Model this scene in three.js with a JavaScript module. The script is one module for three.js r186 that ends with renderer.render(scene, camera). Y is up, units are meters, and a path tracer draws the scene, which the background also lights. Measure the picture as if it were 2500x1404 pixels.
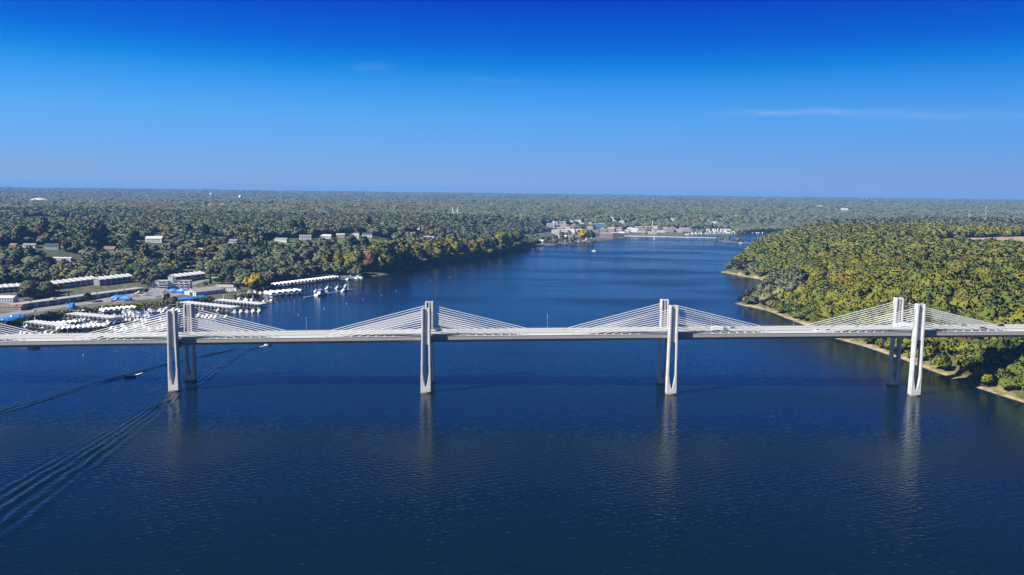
import * as THREE from 'three';
import { mergeGeometries } from 'three/addons/utils/BufferGeometryUtils.js';
import { ImprovedNoise } from 'three/addons/math/ImprovedNoise.js';

// ---------------------------------------------------------------- camera, sky, sun, exposure
const scene = new THREE.Scene();
const CAM_H = 146, FOCAL = 1950, PITCH = Math.atan((702 - 472) / FOCAL), ROLL = 0.7 * Math.PI / 180;
const camera = new THREE.PerspectiveCamera(2 * Math.atan(702 / FOCAL) * 180 / Math.PI, 2500 / 1404, 1, 60000);
camera.position.set(0, CAM_H, 0);
camera.rotation.order = 'YXZ';
camera.rotation.set(-PITCH, 0, ROLL);
camera.updateMatrixWorld(true);
const renderer = new THREE.WebGLRenderer();
renderer.toneMapping = THREE.LinearToneMapping;
renderer.toneMappingExposure = 2.0;
renderer.shadowMap.enabled = true;

const s2l = c => { c /= 255; return c <= 0.04045 ? c / 12.92 : ((c + 0.055) / 1.055) ** 2.4; };
const lerp = (a, b, t) => a + (b - a) * t;
const clamp = (x, a = 0, b = 1) => Math.min(b, Math.max(a, x));
const sm = (a, b, x) => { const t = clamp((x - a) / (b - a)); return t * t * (3 - 2 * t); };
const noise = new ImprovedNoise();
const fbm = (x, y, z = 0.37, o = 4) => { let s = 0, a = 0.5, f = 1; for (let i = 0; i < o; i++) { s += a * noise.noise(x * f, y * f, z + i * 7.3); a *= 0.5; f *= 2.03; } return s; };
function rng(seed) { let a = seed >>> 0; return () => { a = (a + 0x6D2B79F5) | 0; let t = Math.imul(a ^ (a >>> 15), 1 | a); t = (t + Math.imul(t ^ (t >>> 7), 61 | t)) ^ t; return ((t ^ (t >>> 14)) >>> 0) / 4294967296; }; }

{ // the air: pale near the horizon, deep polarised blue above, three wisps of cirrus
  const W = 2048, Hh = 1024, data = new Float32Array(W * Hh * 4), X = renderer.toneMappingExposure;
  const stops = [[0, 150, 180, 216], [1.2, 137, 177, 227], [3, 116, 177, 240], [5.2, 92, 173, 246], [7.2, 60, 158, 242], [8.6, 22, 138, 230], [10, 9, 108, 222], [13.6, 4, 58, 200], [16.5, 4, 56, 196], [20, 3, 46, 168], [24, 1, 28, 112], [28, 0, 17, 74], [50, 0, 12, 56], [90, 0, 10, 48]].map(s => [s[0], s2l(s[1]) / X, s2l(s[2]) / X, s2l(s[3]) / X]);
  const wisps = [[20.2, 5.55, 4.6, 0.12, 0.34, -0.012], [17.2, 5.6, 2.4, 0.08, 0.22, 0.03], [26.5, 5.2, 4.5, 0.22, 0.16, -0.03], [-9.9, 8.5, 1.3, 0.22, 0.10, 0], [-1.0, 7.8, 2.0, 0.16, 0.07, -0.02], [31, 4.9, 5.5, 0.22, 0.06, -0.02]];
  for (let j = 0; j < Hh; j++) {
    const el = (j + 0.5) / Hh * 180 - 90;
    for (let i = 0; i < W; i++) {
      const az = ((i + 0.5) / W - 0.5) * 2 * Math.PI, deg = az * 180 / Math.PI + 90; // 0 ahead (-z), positive to the right
      const rel = ((deg + 540) % 360) - 180;
      const e = Math.max(0, el);
      let k = 0; while (k < stops.length - 2 && e > stops[k + 1][0]) k++;
      const t = clamp((e - stops[k][0]) / (stops[k + 1][0] - stops[k][0]));
      const side = 1 - 0.20 * (0.5 + 0.5 * Math.cos((rel - 62) * Math.PI / 180)) ** 3; // darker away from the sun
      let c = [1, 2, 3].map(n => lerp(stops[k][n], stops[k + 1][n], t) * (n === 3 ? Math.sqrt(side) : side));
      if (e > 2 && e < 12) for (const [wx, wy, wl, wh, wa, tilt] of wisps) {
        const dx = (rel - wx) / wl, dy = (e - wy - tilt * (rel - wx) - 0.06 * Math.sin(rel * 1.3)) / wh;
        if (Math.abs(dx) > 3 || Math.abs(dy) > 4) continue;
        const a = wa * Math.exp(-dx * dx - dy * dy) * (0.7 + 0.9 * fbm(rel * 0.8, e * 9, 3));
        c = c.map((v, n) => lerp(v, [0.55, 0.68, 0.85][n] / X, clamp(a)));
      }
      const p = (j * W + i) * 4; data[p] = c[0]; data[p + 1] = c[1]; data[p + 2] = c[2]; data[p + 3] = 1;
    }
  }
  const sky = new THREE.DataTexture(data, W, Hh, THREE.RGBAFormat, THREE.FloatType);
  sky.mapping = THREE.EquirectangularReflectionMapping; sky.magFilter = THREE.LinearFilter; sky.needsUpdate = true;
  scene.background = sky; scene.environment = sky;
}
const sun = new THREE.DirectionalLight(new THREE.Color(1, 0.97, 0.91), 5);
sun.position.set(-5000, 4200, 2500 - 600); sun.target.position.set(0, 0, -600);
sun.castShadow = true;
Object.assign(sun.shadow.camera, { left: -2500, right: 2500, top: 2500, bottom: -2500, near: 100, far: 14000 });
sun.shadow.mapSize.set(4096, 4096);
scene.add(sun, sun.target);
scene.fog = new THREE.FogExp2(new THREE.Color(0.17, 0.46, 1.0), 0.000055);

// ---------------------------------------------------------------- helpers
THREE.BufferGeometry.prototype.NI = function () { return this.index ? this.toNonIndexed() : this; };
const names = {};
const numbered = n => { const k = names[n] = (names[n] ?? -1) + 1; return k ? `${n}_${String(k).padStart(3, '0')}` : n; };
const ORD = ['first', 'second', 'third', 'fourth', 'fifth', 'sixth', 'seventh', 'eighth', 'ninth', 'tenth', 'eleventh', 'twelfth'];
const ord = n => ORD[n - 1] ?? n + (n % 10 === 1 && n % 100 !== 11 ? 'st' : n % 10 === 2 && n % 100 !== 12 ? 'nd' : n % 10 === 3 && n % 100 !== 13 ? 'rd' : 'th');
function tag(o, label, category, group, kind) { o.userData = { label, category }; if (group) o.userData.group = group; if (kind) o.userData.kind = kind; return o; }
function struct(o, label) { o.userData = { kind: 'structure' }; if (label) o.userData.label = label; return o; }
function thing(name, label, category, [x, y, z], turn = 0, group) { const o = new THREE.Group(); o.name = numbered(name); o.position.set(x, y, z); o.rotation.y = turn; tag(o, label, category, group); scene.add(o); return o; }
function obj(name, geos, mat, parent = scene) {
  let g = Array.isArray(geos) ? (geos.length > 1 ? mergeGeometries(geos.map(a => a.index ? a.NI() : a)) : geos[0]) : geos;
  const m = new THREE.Mesh(g, mat); m.name = parent === scene ? numbered(name) : name; m.castShadow = m.receiveShadow = true; parent.add(m); return m;
}
function dup(root, name, [x, y, z], turn, label, group, scale) {
  const r = root.clone(); r.name = numbered(name); r.position.set(x, y, z); r.rotation.set(0, turn, 0); if (scale) r.scale.set(...scale);
  r.userData = { ...root.userData, label }; if (group) r.userData.group = group; scene.add(r); return r;
}
const box = (w, h, d, x = 0, y = 0, z = 0) => new THREE.BoxGeometry(w, h, d).translate(x, y, z);
const cyl = (r0, r1, h, x = 0, y = 0, z = 0, n = 10) => new THREE.CylinderGeometry(r1, r0, h, n).translate(x, y + h / 2, z);
function bar(a, b, r, n = 6) { const A = new THREE.Vector3(...a), B = new THREE.Vector3(...b), d = B.clone().sub(A), L = d.length(); return new THREE.CylinderGeometry(r, r, L, n).applyQuaternion(new THREE.Quaternion().setFromUnitVectors(new THREE.Vector3(0, 1, 0), d.divideScalar(L))).translate((A.x + B.x) / 2, (A.y + B.y) / 2, (A.z + B.z) / 2); }
function tri(pos, opt = {}) { // triangles from a flat list of positions
  const g = new THREE.BufferGeometry(); g.setAttribute('position', new THREE.Float32BufferAttribute(pos, 3));
  g.setAttribute('uv', new THREE.Float32BufferAttribute(opt.uv ?? new Float32Array(pos.length / 3 * 2), 2)); g.computeVertexNormals(); return g;
}
function sweep(prof, x0, x1, n, yf) { // closed profile [[z, y], ...] carried along x, lifted by yf(x)
  const P = [], q = (a, b, c, d) => P.push(...a, ...b, ...c, ...a, ...c, ...d), at = (p, x) => [x, p[1] + yf(x), p[0]];
  for (let i = 0; i < n; i++) { const xa = lerp(x0, x1, i / n), xb = lerp(x0, x1, (i + 1) / n); for (let k = 0; k < prof.length; k++) { const a = prof[k], b = prof[(k + 1) % prof.length]; q(at(a, xa), at(a, xb), at(b, xb), at(b, xa)); } }
  for (const t of THREE.ShapeUtils.triangulateShape(prof.map(p => new THREE.Vector2(...p)), [])) for (const x of [x0, x1]) P.push(...t.flatMap(k => at(prof[k], x)));
  return tri(P);
}
const rect = (z0, z1, y0, y1) => [[z0, y0], [z0, y1], [z1, y1], [z1, y0]];
function extrude(pts, depth, bevel = 0) { // outline [[x, y], ...] in the x-y plane, thickness centred on z = 0
  const g = new THREE.ExtrudeGeometry(pts instanceof THREE.Shape ? pts : new THREE.Shape(pts.map(p => new THREE.Vector2(...p))), { depth: depth - 2 * bevel, bevelEnabled: bevel > 0, bevelSize: bevel, bevelThickness: bevel, bevelOffset: -bevel, bevelSegments: 1, curveSegments: 8 });
  return g.translate(0, 0, -depth / 2 + bevel);
}
const texCache = {};
function grain(key, lo, hi, size = 256, cells = 10, seed = 1) { // greyscale fbm that tiles
  return texCache[key] ??= (() => {
    const d = new Uint8Array(size * size * 4), r = rng(seed), N = 28, w = Array.from({ length: N }, () => { const f = 1 + Math.floor(r() * cells), a = r() * 6.28; return [Math.round(f * Math.cos(a)), Math.round(f * Math.sin(a)), r() * 6.28, 1 / Math.sqrt(f)]; });
    const n = w.reduce((s, a) => s + a[3] * a[3], 0) ** 0.5;
    for (let j = 0; j < size; j++) for (let i = 0; i < size; i++) { let v = 0; for (const [a, b, p, m] of w) v += m * Math.sin((a * i + b * j) / size * 6.2832 + p); v = clamp(0.5 + v / n * 0.3 + (r() - 0.5) * 0.25); const c = Math.round(255 * lerp(lo, hi, v)), k = (j * size + i) * 4; d[k] = d[k + 1] = d[k + 2] = c; d[k + 3] = 255; }
    const t = new THREE.DataTexture(d, size, size); t.wrapS = t.wrapT = THREE.RepeatWrapping; t.magFilter = THREE.LinearFilter; t.needsUpdate = true; return t;
  })();
}
const std = (r, g, b, rough = 0.8, o = {}) => new THREE.MeshStandardMaterial({ color: new THREE.Color().setRGB(r, g, b), roughness: rough, metalness: 0, ...o });
const wear = (r, g, b, rough, rep = 0.05, lo = 0.72) => { const t = grain('wear' + lo, lo, 1).clone(); t.repeat.set(rep, rep); t.needsUpdate = true; return std(r, g, b, rough, { map: t }); };
const M = {
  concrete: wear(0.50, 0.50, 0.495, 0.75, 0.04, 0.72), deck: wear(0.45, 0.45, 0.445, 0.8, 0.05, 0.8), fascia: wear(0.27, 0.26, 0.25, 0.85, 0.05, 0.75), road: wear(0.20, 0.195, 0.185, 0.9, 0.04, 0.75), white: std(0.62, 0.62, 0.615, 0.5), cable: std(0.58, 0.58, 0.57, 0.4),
  paint: std(0.75, 0.75, 0.72, 0.7), steel: std(0.35, 0.36, 0.37, 0.5, { metalness: 0.4 }), dark: std(0.03, 0.032, 0.036, 0.5), glass: std(0.025, 0.04, 0.06, 0.12), rubber: std(0.015, 0.015, 0.016, 0.8),
  stain: std(0.24, 0.17, 0.09, 0.85), fabric: std(0.76, 0.77, 0.78, 0.6), wood: wear(0.30, 0.22, 0.15, 0.8, 0.3), blue: std(0.03, 0.17, 0.50, 0.35), hullDark: std(0.02, 0.025, 0.05, 0.3), red: std(0.35, 0.05, 0.04, 0.5),
  asphalt: wear(0.25, 0.245, 0.24, 0.95, 0.03, 0.7), tanroad: wear(0.30, 0.27, 0.22, 0.95, 0.03), brick: wear(0.30, 0.215, 0.185, 0.9, 0.2), tan: wear(0.46, 0.38, 0.29, 0.85, 0.2), lilac: wear(0.40, 0.37, 0.38, 0.85, 0.2), siding: wear(0.56, 0.57, 0.58, 0.7, 0.2), pale: wear(0.48, 0.46, 0.41, 0.75, 0.2),
  roofGrey: wear(0.22, 0.22, 0.23, 0.9, 0.2), roofLight: wear(0.36, 0.345, 0.32, 0.85, 0.1), roofBrown: wear(0.20, 0.13, 0.12, 0.9, 0.2), roofRed: wear(0.35, 0.12, 0.09, 0.85, 0.2), roofDark: wear(0.07, 0.075, 0.08, 0.9, 0.2), roofWhite: wear(0.58, 0.58, 0.58, 0.7, 0.1), blueGlass: std(0.10, 0.20, 0.36, 0.25), bark: wear(0.12, 0.095, 0.07, 0.95, 0.5), foam: std(0.8, 0.83, 0.85, 0.9), rust: std(0.33, 0.13, 0.07, 0.8), barge: std(0.30, 0.2, 0.15, 0.8),
};

// pixel of the photograph -> place on the ground (or on the level y)
const ray = (px, py) => new THREE.Vector3((px - 1250) / FOCAL, -(py - 702) / FOCAL, -1).applyQuaternion(camera.quaternion);
function lvl(px, py, y = 0) { const d = ray(px, py), t = (y - CAM_H) / d.y; return [d.x * t, y, d.z * t]; }
const P2 = (px, py, y = 0) => { const p = lvl(px, py, y); return [p[0], p[2]]; };

// ---------------------------------------------------------------- the lie of the land
function sdf(poly) {
  const n = poly.length;
  return (x, z) => {
    let d = 1e18, s = -1;
    for (let i = 0, j = n - 1; i < n; j = i++) {
      const ex = poly[j][0] - poly[i][0], ez = poly[j][1] - poly[i][1], wx = x - poly[i][0], wz = z - poly[i][1], t = clamp((wx * ex + wz * ez) / (ex * ex + ez * ez)), bx = wx - ex * t, bz = wz - ez * t;
      d = Math.min(d, bx * bx + bz * bz);
      const a = z >= poly[i][1], b = z < poly[j][1], c = ex * wz > ez * wx;
      if ((a && b && c) || (!a && !b && !c)) s = -s;
    }
    return s * Math.sqrt(d);
  };
}
const pxs = (list, y = 0) => list.map(([a, b]) => P2(a, b, y));
const rightShore = sdf([[390, -380], [378, -480], ...pxs([[2500, 985], [2400, 952], [2300, 915], [2180, 870], [2110, 846], [2040, 828], [1990, 806], [1940, 785], [1868, 757], [1790, 741], [1826, 735], [1838, 722], [1858, 708], [1895, 698], [1850, 682], [1800, 672], [1757, 665], [1783, 657], [1794, 646], [1818, 631], [1811, 626], [1824, 617], [1833, 607], [1850, 600]]), [800, -2440], [950, -2560], [1250, -2720], [1900, -3050], [4200, -3700], [30000, -9000], [30000, -300]]);
const leftShore = sdf([[-30000, -500], [-900, -690], ...pxs([[-60, 806], [0, 800], [66, 789], [145, 774], [215, 768], [250, 757], [390, 751], [425, 744], [520, 735], [565, 733], [600, 727], [640, 721], [642, 710], [655, 698], [720, 688], [800, 676], [875, 680], [960, 668], [1010, 657], [1100, 642], [1200, 627], [1265, 614], [1310, 603], [1370, 597], [1440, 592], [1500, 583], [1560, 577], [1680, 574], [1790, 573], [1880, 567]]), [1500, -3480], [4200, -4500], [30000, -11000], [30000, -40000], [-30000, -40000]]);
const plateau = sdf([[-4000, -900], [-1500, -1110], [-810, -1266], [-574, -1370], [-400, -1445], [-235, -1565], [-110, -1790], [0, -2060], [30, -2300], [-60, -2500], [60, -2800], [380, -3200], [900, -3450], [1500, -3750], [4000, -4700], [30000, -12000], [30000, -40000], [-30000, -40000], [-30000, -900]]);
const cwA = P2(1745, 587), cwB = [800, -2400];
const segD = (x, z, a, b) => { const ex = b[0] - a[0], ez = b[1] - a[1], t = clamp(((x - a[0]) * ex + (z - a[1]) * ez) / (ex * ex + ez * ez)); return Math.hypot(x - a[0] - ex * t, z - a[1] - ez * t); };
function land(x, z) { // {E elevation, s metres inland, b metres behind the foot of the bluff, side}
  let sR = rightShore(x, z); const sL = leftShore(x, z);
  if (sR > -40 && sR < 60) sR += 5 * (1 - Math.abs(sR - 10) / 50) * fbm(x / 24, z / 24, 2.6, 3);
  const cw = 11 - segD(x, z, cwA, cwB);
  if (sR > sL) {
    const s = Math.max(sR, z < -2200 ? cw : -1e9);
    if (s <= 0) return { E: Math.max(-5, 0.2 * s), s, b: -1, side: 1 };
    const rim = sR > 0 ? 53 * (1 - Math.exp(-Math.max(0, sR - 11) / 74)) + 3 * sm(300, 700, sR) + 13 * sm(1750, 2400, Math.hypot(x, z)) * sm(60, 220, sR) : 0;
    return { E: 0.11 * Math.min(s, 14) + rim + (sR > 40 ? 5 * sm(40, 120, sR) * fbm(x / 160, z / 160) : 0), s, b: -1, side: 1 };
  }
  const s = Math.max(sL, z < -2200 ? cw : -1e9);
  if (s <= 0) return { E: Math.max(-5, 0.2 * s), s, b: -1, side: 0 };
  if (sL < 0) return { E: 0.15 * Math.min(s, 12), s, b: -1, side: 1 };
  const b = plateau(x, z), d = Math.hypot(x, z);
  let E = 2.4 * sm(0, 12, s) + 7 * sm(20, 260, s);
  if (b > 0) E += 38 * sm(0, 230, b) + 14 * sm(230, 1500, b) + sm(200, 900, b) * 26 * fbm(x / 950, z / 950, 1.7, 3) + 57 * sm(4800, 15500, d) + 34 * sm(2600, 5200, d) * (1 - 0.7 * sm(8000, 14000, d)) * fbm(x / 2400, z / 1300, 3.1, 2);
  return { E, s, b, side: 0 };
}
const ground = (x, z) => Math.max(0, land(x, z).E);
function at(px, py) { // where the sight line through a pixel meets the land
  const d = ray(px, py); let t = 400, x, z;
  for (let i = 0; i < 4000; i++) { x = d.x * t; z = d.z * t; const gap = CAM_H + d.y * t - ground(x, z); if (gap < 0.05) break; t += Math.max(0.3, gap * 0.8); if (t > 16000) break; }
  return [x, ground(x, z), z];
}
const inPoly = p => { const f = sdf(p); return (x, z) => f(x, z); };

// lawns, field, bare yards: places without trees, with their own ground colour
const lawns = [];   // [x, z, radius along x, radius along z, colour]
const clear = [];   // [x, z, radius]
const addClear = (p, r) => clear.push([p[0], p[2], r]);
const GREEN = [0.11, 0.17, 0.035], DRY = [0.16, 0.16, 0.055], TAN = [0.36, 0.28, 0.17];
const lawn = (px, py, rx, rz, c = GREEN) => { const p = at(px, py); lawns.push([p[0], p[2], rx, rz, c]); clear.push([p[0], p[2], Math.max(rx, rz) + 4]); };
lawn(100, 748, 34, 7); lawn(485, 686, 26, 22); lawn(395, 634, 22, 14); lawn(905, 589, 70, 26); lawn(840, 590, 50, 22); lawn(700, 592, 50, 20); lawn(60, 700, 36, 8, DRY); lawn(385, 694, 16, 10); lawn(230, 545, 70, 30, DRY); lawn(2425, 708, 26, 16, DRY);
const fieldPoly = inPoly([[790, -1640], [930, -1740], [1400, -1800], [1800, -1560], [1330, -1190], [1050, -1190], [900, -1400]]);
const downtown = inPoly([...pxs([[1330, 601], [1440, 593], [1500, 584], [1560, 578], [1720, 574], [1800, 573]], 2), [900, -3330], [560, -3300], [150, -2900], [-20, -2560]]);
const roads = [ // [name, label, material, half width, points in pixels]
  ['road', 'grey marina road running past the blue wrapped boats', M.asphalt, 11, [[-40, 781], [60, 762], [140, 750], [215, 740], [300, 733], [390, 725], [470, 712], [560, 707]]],
  ['car_park', 'grey gravel boat yard behind the reed bank', M.asphalt, 30, [[245, 734], [330, 723], [420, 712], [500, 706]]],
  ['road', 'pale highway at the foot of the wooded bluff', M.tanroad, 9, [[-60, 669], [60, 663], [130, 660], [220, 656], [330, 653], [430, 651], [520, 648]]],
  ['road', 'grey lane beside the long apartment house', M.asphalt, 4, [[60, 757], [120, 744], [190, 733], [300, 722], [370, 713], [420, 706]]],
  ['road', 'grey drive below the green lawn by the gabled boat shed', M.asphalt, 6, [[430, 708], [470, 694], [500, 684], [540, 678]]],
  ['path', 'thin railway bed between the trees above the shelters', M.tanroad, 3, [[380, 648], [470, 645], [560, 643], [640, 642]]],
].map(r => { const c = new THREE.CatmullRomCurve3(r[4].map(([a, b]) => new THREE.Vector3(...at(a, b)))); return { name: r[0], label: r[1], mat: r[2], hw: r[3], c, pts: c.getSpacedPoints(Math.ceil(c.getLength() / 9)) }; });
const roadDist = (x, z) => { let d = 1e9; for (const r of roads) for (let i = 1; i < r.pts.length; i++) { const a = r.pts[i - 1], b = r.pts[i]; if (Math.abs(a.x - x) > 60 || Math.abs(a.z - z) > 60) continue; d = Math.min(d, segD(x, z, [a.x, a.z], [b.x, b.z]) - r.hw); } return d; };

{ // one sheet of ground out to the skyline
  const NR = 520, NC = 560, z0 = -370, z1 = -17000, pos = [], col = [], uv = [], idx = [], Es = [];
  for (let j = 0; j <= NR; j++) {
    const z = -Math.exp(lerp(Math.log(-z0), Math.log(-z1), j / NR)), hw = 0.80 * -z + 160;
    for (let i = 0; i <= NC; i++) {
      const x = lerp(-hw, hw, i / NC), L = land(x, z), d = Math.hypot(x, z);
      let c;
      const n1 = fbm(x / 40, z / 40, 5), n2 = fbm(x / 7, z / 7, 9, 3);
      const sandW = L.side ? 5.5 + 7 * n1 + 7 * n2 : 2.5 + 3 * n1;
      if (L.s < 0.9) c = [0.20, 0.13, 0.06];
      else if (L.s < sandW) { const k = 1 + 0.5 * n2; c = L.side ? [0.37 * k, 0.30 * k, 0.21 * k] : [0.20 * k, 0.16 * k, 0.11 * k]; }
      else if (L.s < sandW + 6 && L.side) c = [0.20 + 0.1 * n2, 0.17 + 0.08 * n2, 0.045];
      else if (L.side && fieldPoly(x, z) > -6) { const k = 1 + 0.25 * n1 + 0.2 * fbm(x / 90, z / 12, 3, 2); c = TAN.map(v => v * k); }
      else if (!L.side && downtown(x, z) > 0) { const k = 1 + 0.6 * n2; c = L.s < 75 && x > 330 ? [0.10 * k, 0.12 * k, 0.04 * k] : [0.10 * k, 0.10 * k, 0.10 * k]; }
      else if (!L.side && L.b < 0 && z > -1420) { const k = 1 + 0.7 * n1 + 0.4 * n2; c = n2 > 0.12 || x < -480 && z > -1020 ? [0.12 * k, 0.115 * k, 0.10 * k] : [0.075 * k, 0.085 * k, 0.035 * k]; }
      else { const k = 1 + 0.5 * n1; c = d > 5500 ? [0.05 * k, 0.07 * k, 0.03 * k] : L.side ? [0.075 * k, 0.08 * k, 0.022 * k] : [0.05 * k, 0.06 * k, 0.024 * k]; }
      for (const [lx, lz, rx, rz, lc] of lawns) { const q = Math.hypot((x - lx) / rx, (z - lz) / rz) + 0.25 * n1; if (q < 1) c = lc.map(v => v * (1 + 0.35 * n2)); }
      pos.push(x, L.E, z); col.push(...c); uv.push(x / 30, z / 30); Es.push(L.E);
    }
  }
  const W = NC + 1;
  for (let j = 0; j < NR; j++) for (let i = 0; i < NC; i++) {
    const a = j * W + i, b = a + 1, c = a + W, d = c + 1;
    if (Math.max(Es[a], Es[b], Es[c], Es[d]) < -3) continue;
    idx.push(a, b, c, b, d, c);
  }
  const g = new THREE.BufferGeometry();
  g.setAttribute('position', new THREE.Float32BufferAttribute(pos, 3)); g.setAttribute('color', new THREE.Float32BufferAttribute(col, 3)); g.setAttribute('uv', new THREE.Float32BufferAttribute(uv, 2)); g.setIndex(idx); g.computeVertexNormals();
  const t = grain('ground', 0.7, 1); struct(obj('ground', g, std(1, 1, 1, 0.95, { vertexColors: true, map: t })));
}
// ---------------------------------------------------------------- the river
const WT = 128;
const waterMat = (() => {
  const N = 1024, r = rng(77), comps = [];
  for (let i = 0; i < 56; i++) { const f = 22 * Math.pow(6.6, r()), a = Math.PI / 2 + (r() + r() - 1) * 1.15, kx = Math.round(f * Math.cos(a)), kz = Math.round(f * Math.sin(a)); comps.push([kx, kz, r() * 6.2832, 0.75 + 0.5 * r(), Math.hypot(kx, kz)]); }
  const A = 0.048 / Math.sqrt(comps.length / 2), S = new Float32Array(N).map((_, i) => Math.cos(i / N * 2 * Math.PI)), d = new Uint8Array(N * N * 4);
  for (let j = 0; j < N; j++) for (let i = 0; i < N; i++) {
    let sx = 0, sz = 0;
    for (let c = 0; c < comps.length; c++) { const q = comps[c], v = q[3] * S[((q[0] * i + q[1] * j + Math.round(q[2] / 6.2832 * N)) % N + N) % N]; sx += v * q[0] / q[4]; sz += v * q[1] / q[4]; }
    sx *= A; sz *= A; const n = 1 / Math.hypot(sx, sz, 1), k = (j * N + i) * 4;
    d[k] = 127.5 + 127.5 * sx * n; d[k + 1] = 127.5 + 127.5 * sz * n; d[k + 2] = 127.5 + 127.5 * n; d[k + 3] = 255;
  }
  const nm = new THREE.DataTexture(d, N, N); nm.wrapS = nm.wrapT = THREE.RepeatWrapping; nm.magFilter = THREE.LinearFilter; nm.needsUpdate = true;
  // wind patches: rougher and smoother water, a few hundred metres long
  const R = 1024, rd = new Uint8Array(R * R * 4);
  for (let j = 0; j < R; j++) for (let i = 0; i < R; i++) { const x = i / R * 3000, z = j / R * 3000; let v = 0.5 + 1.5 * fbm(x / 420 + 0.5 * fbm(x / 300, z / 130, 8, 2), z / 120, 2.2, 4); v = clamp(v); const k = (j * R + i) * 4; rd[k] = 255; rd[k + 1] = 255 * lerp(0.42, 0.95, sm(0.3, 1, v)); rd[k + 2] = 0; rd[k + 3] = 255; }
  const rm = new THREE.DataTexture(rd, R, R); rm.wrapS = rm.wrapT = THREE.MirroredRepeatWrapping; rm.magFilter = THREE.LinearFilter; rm.repeat.set(WT / 3000, WT / 3000); rm.needsUpdate = true;
  return new THREE.MeshPhysicalMaterial({ color: new THREE.Color().setRGB(0.0022, 0.0098, 0.0168), roughness: 0.30, roughnessMap: rm, metalness: 0, ior: 1.333, normalMap: nm });
})();
{
  const x0 = -4000, x1 = 6000, zn = 800, zf = -5200;
  const g = new THREE.BufferGeometry(); g.setAttribute('position', new THREE.Float32BufferAttribute([x0, 0, zn, x1, 0, zn, x1, 0, zf, x0, 0, zf], 3)); g.setAttribute('uv', new THREE.Float32BufferAttribute([x0, -zn, x1, -zn, x1, -zf, x0, -zf].map(v => v / WT), 2)); g.setIndex([0, 1, 2, 0, 2, 3]); g.computeVertexNormals();
  struct(obj('water', g, waterMat));
}
function wake(label, pts, a0, a1, amp, waves, skew = 0) { // long crests beside a boat's track: pts in pixels, a0/a1 = [start, end] offsets in metres
  const c = new THREE.CatmullRomCurve3(pts.map(([x, y]) => new THREE.Vector3(...lvl(x, y)))), NS = 220, NU = 20 * waves, pos = [], uv = [], idx = [];
  for (let i = 0; i <= NS; i++) {
    const t = i / NS, p = c.getPointAt(t), q = c.getTangentAt(t), nx = -q.z, nz = q.x, lo = lerp(a0[0], a1[0], t), hi = lerp(a0[1], a1[1], t);
    const wob = 1.6 * fbm(t * 7, waves, 4, 3), drift = 0.06 * fbm(t * 16, waves, 2, 3);
    for (let k = 0; k <= NU; k++) {
      const u = k / NU, o = lerp(lo, hi, u), env = Math.sin(Math.PI * Math.pow(u, 0.75)) ** 1.2 * sm(0, 0.06, t) * clamp(0.55 + 1.7 * fbm(t * 13 + u * 2, u * waves * 0.8, 6, 3), 0.08, 1.5) * (1 - 0.5 * u);
      const h = 0.03 + (k === 0 || k === NU ? -0.06 : amp * env * (0.5 - 0.5 * Math.cos(2 * Math.PI * waves * (u + drift) * (0.8 + 0.2 * u) + wob * u)));
      const x = p.x + nx * o, z = p.z + nz * o; pos.push(x, h, z); uv.push(x / WT, -z / WT);
    }
  }
  for (let i = 0; i < NS; i++) for (let k = 0; k < NU; k++) { const a = i * (NU + 1) + k, b = a + 1, d = a + NU + 1, e = d + 1; idx.push(a, b, d, b, e, d); }
  const g = new THREE.BufferGeometry(); g.setAttribute('position', new THREE.Float32BufferAttribute(pos, 3)); g.setAttribute('uv', new THREE.Float32BufferAttribute(uv, 2)); g.setIndex(idx); g.computeVertexNormals();
  const nrm = g.getAttribute('normal'); if (nrm.getY(5000) < 0) { for (let i = 0; i < idx.length; i += 3) [idx[i], idx[i + 1]] = [idx[i + 1], idx[i]]; g.setIndex(idx); g.computeVertexNormals(); }
  struct(obj('water', g, waterMat), label);
}
wake('long fan of wake waves running from the near pier to the lower corner', [[446, 940], [425, 972], [370, 1020], [270, 1095], [130, 1195], [0, 1290], [-130, 1390]], [-2, 10], [-14, 42], 1.0, 6);
wake('curving wake trail behind the far tower', [[652, 843], [600, 858], [548, 888], [505, 920], [470, 945]], [-2, 5], [-7, 9], 0.6, 3);
wake('narrow wake trail of the dark speedboat', [[590, 849], [470, 876], [390, 893], [318, 914], [200, 946], [90, 979], [0, 1005], [-90, 1032]], [-3, 6], [-9, 11], 0.75, 3);
wake('short wake beside the near pier', [[440, 938], [400, 948], [360, 962]], [-2, 3], [-3, 4], 0.25, 2);
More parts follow.
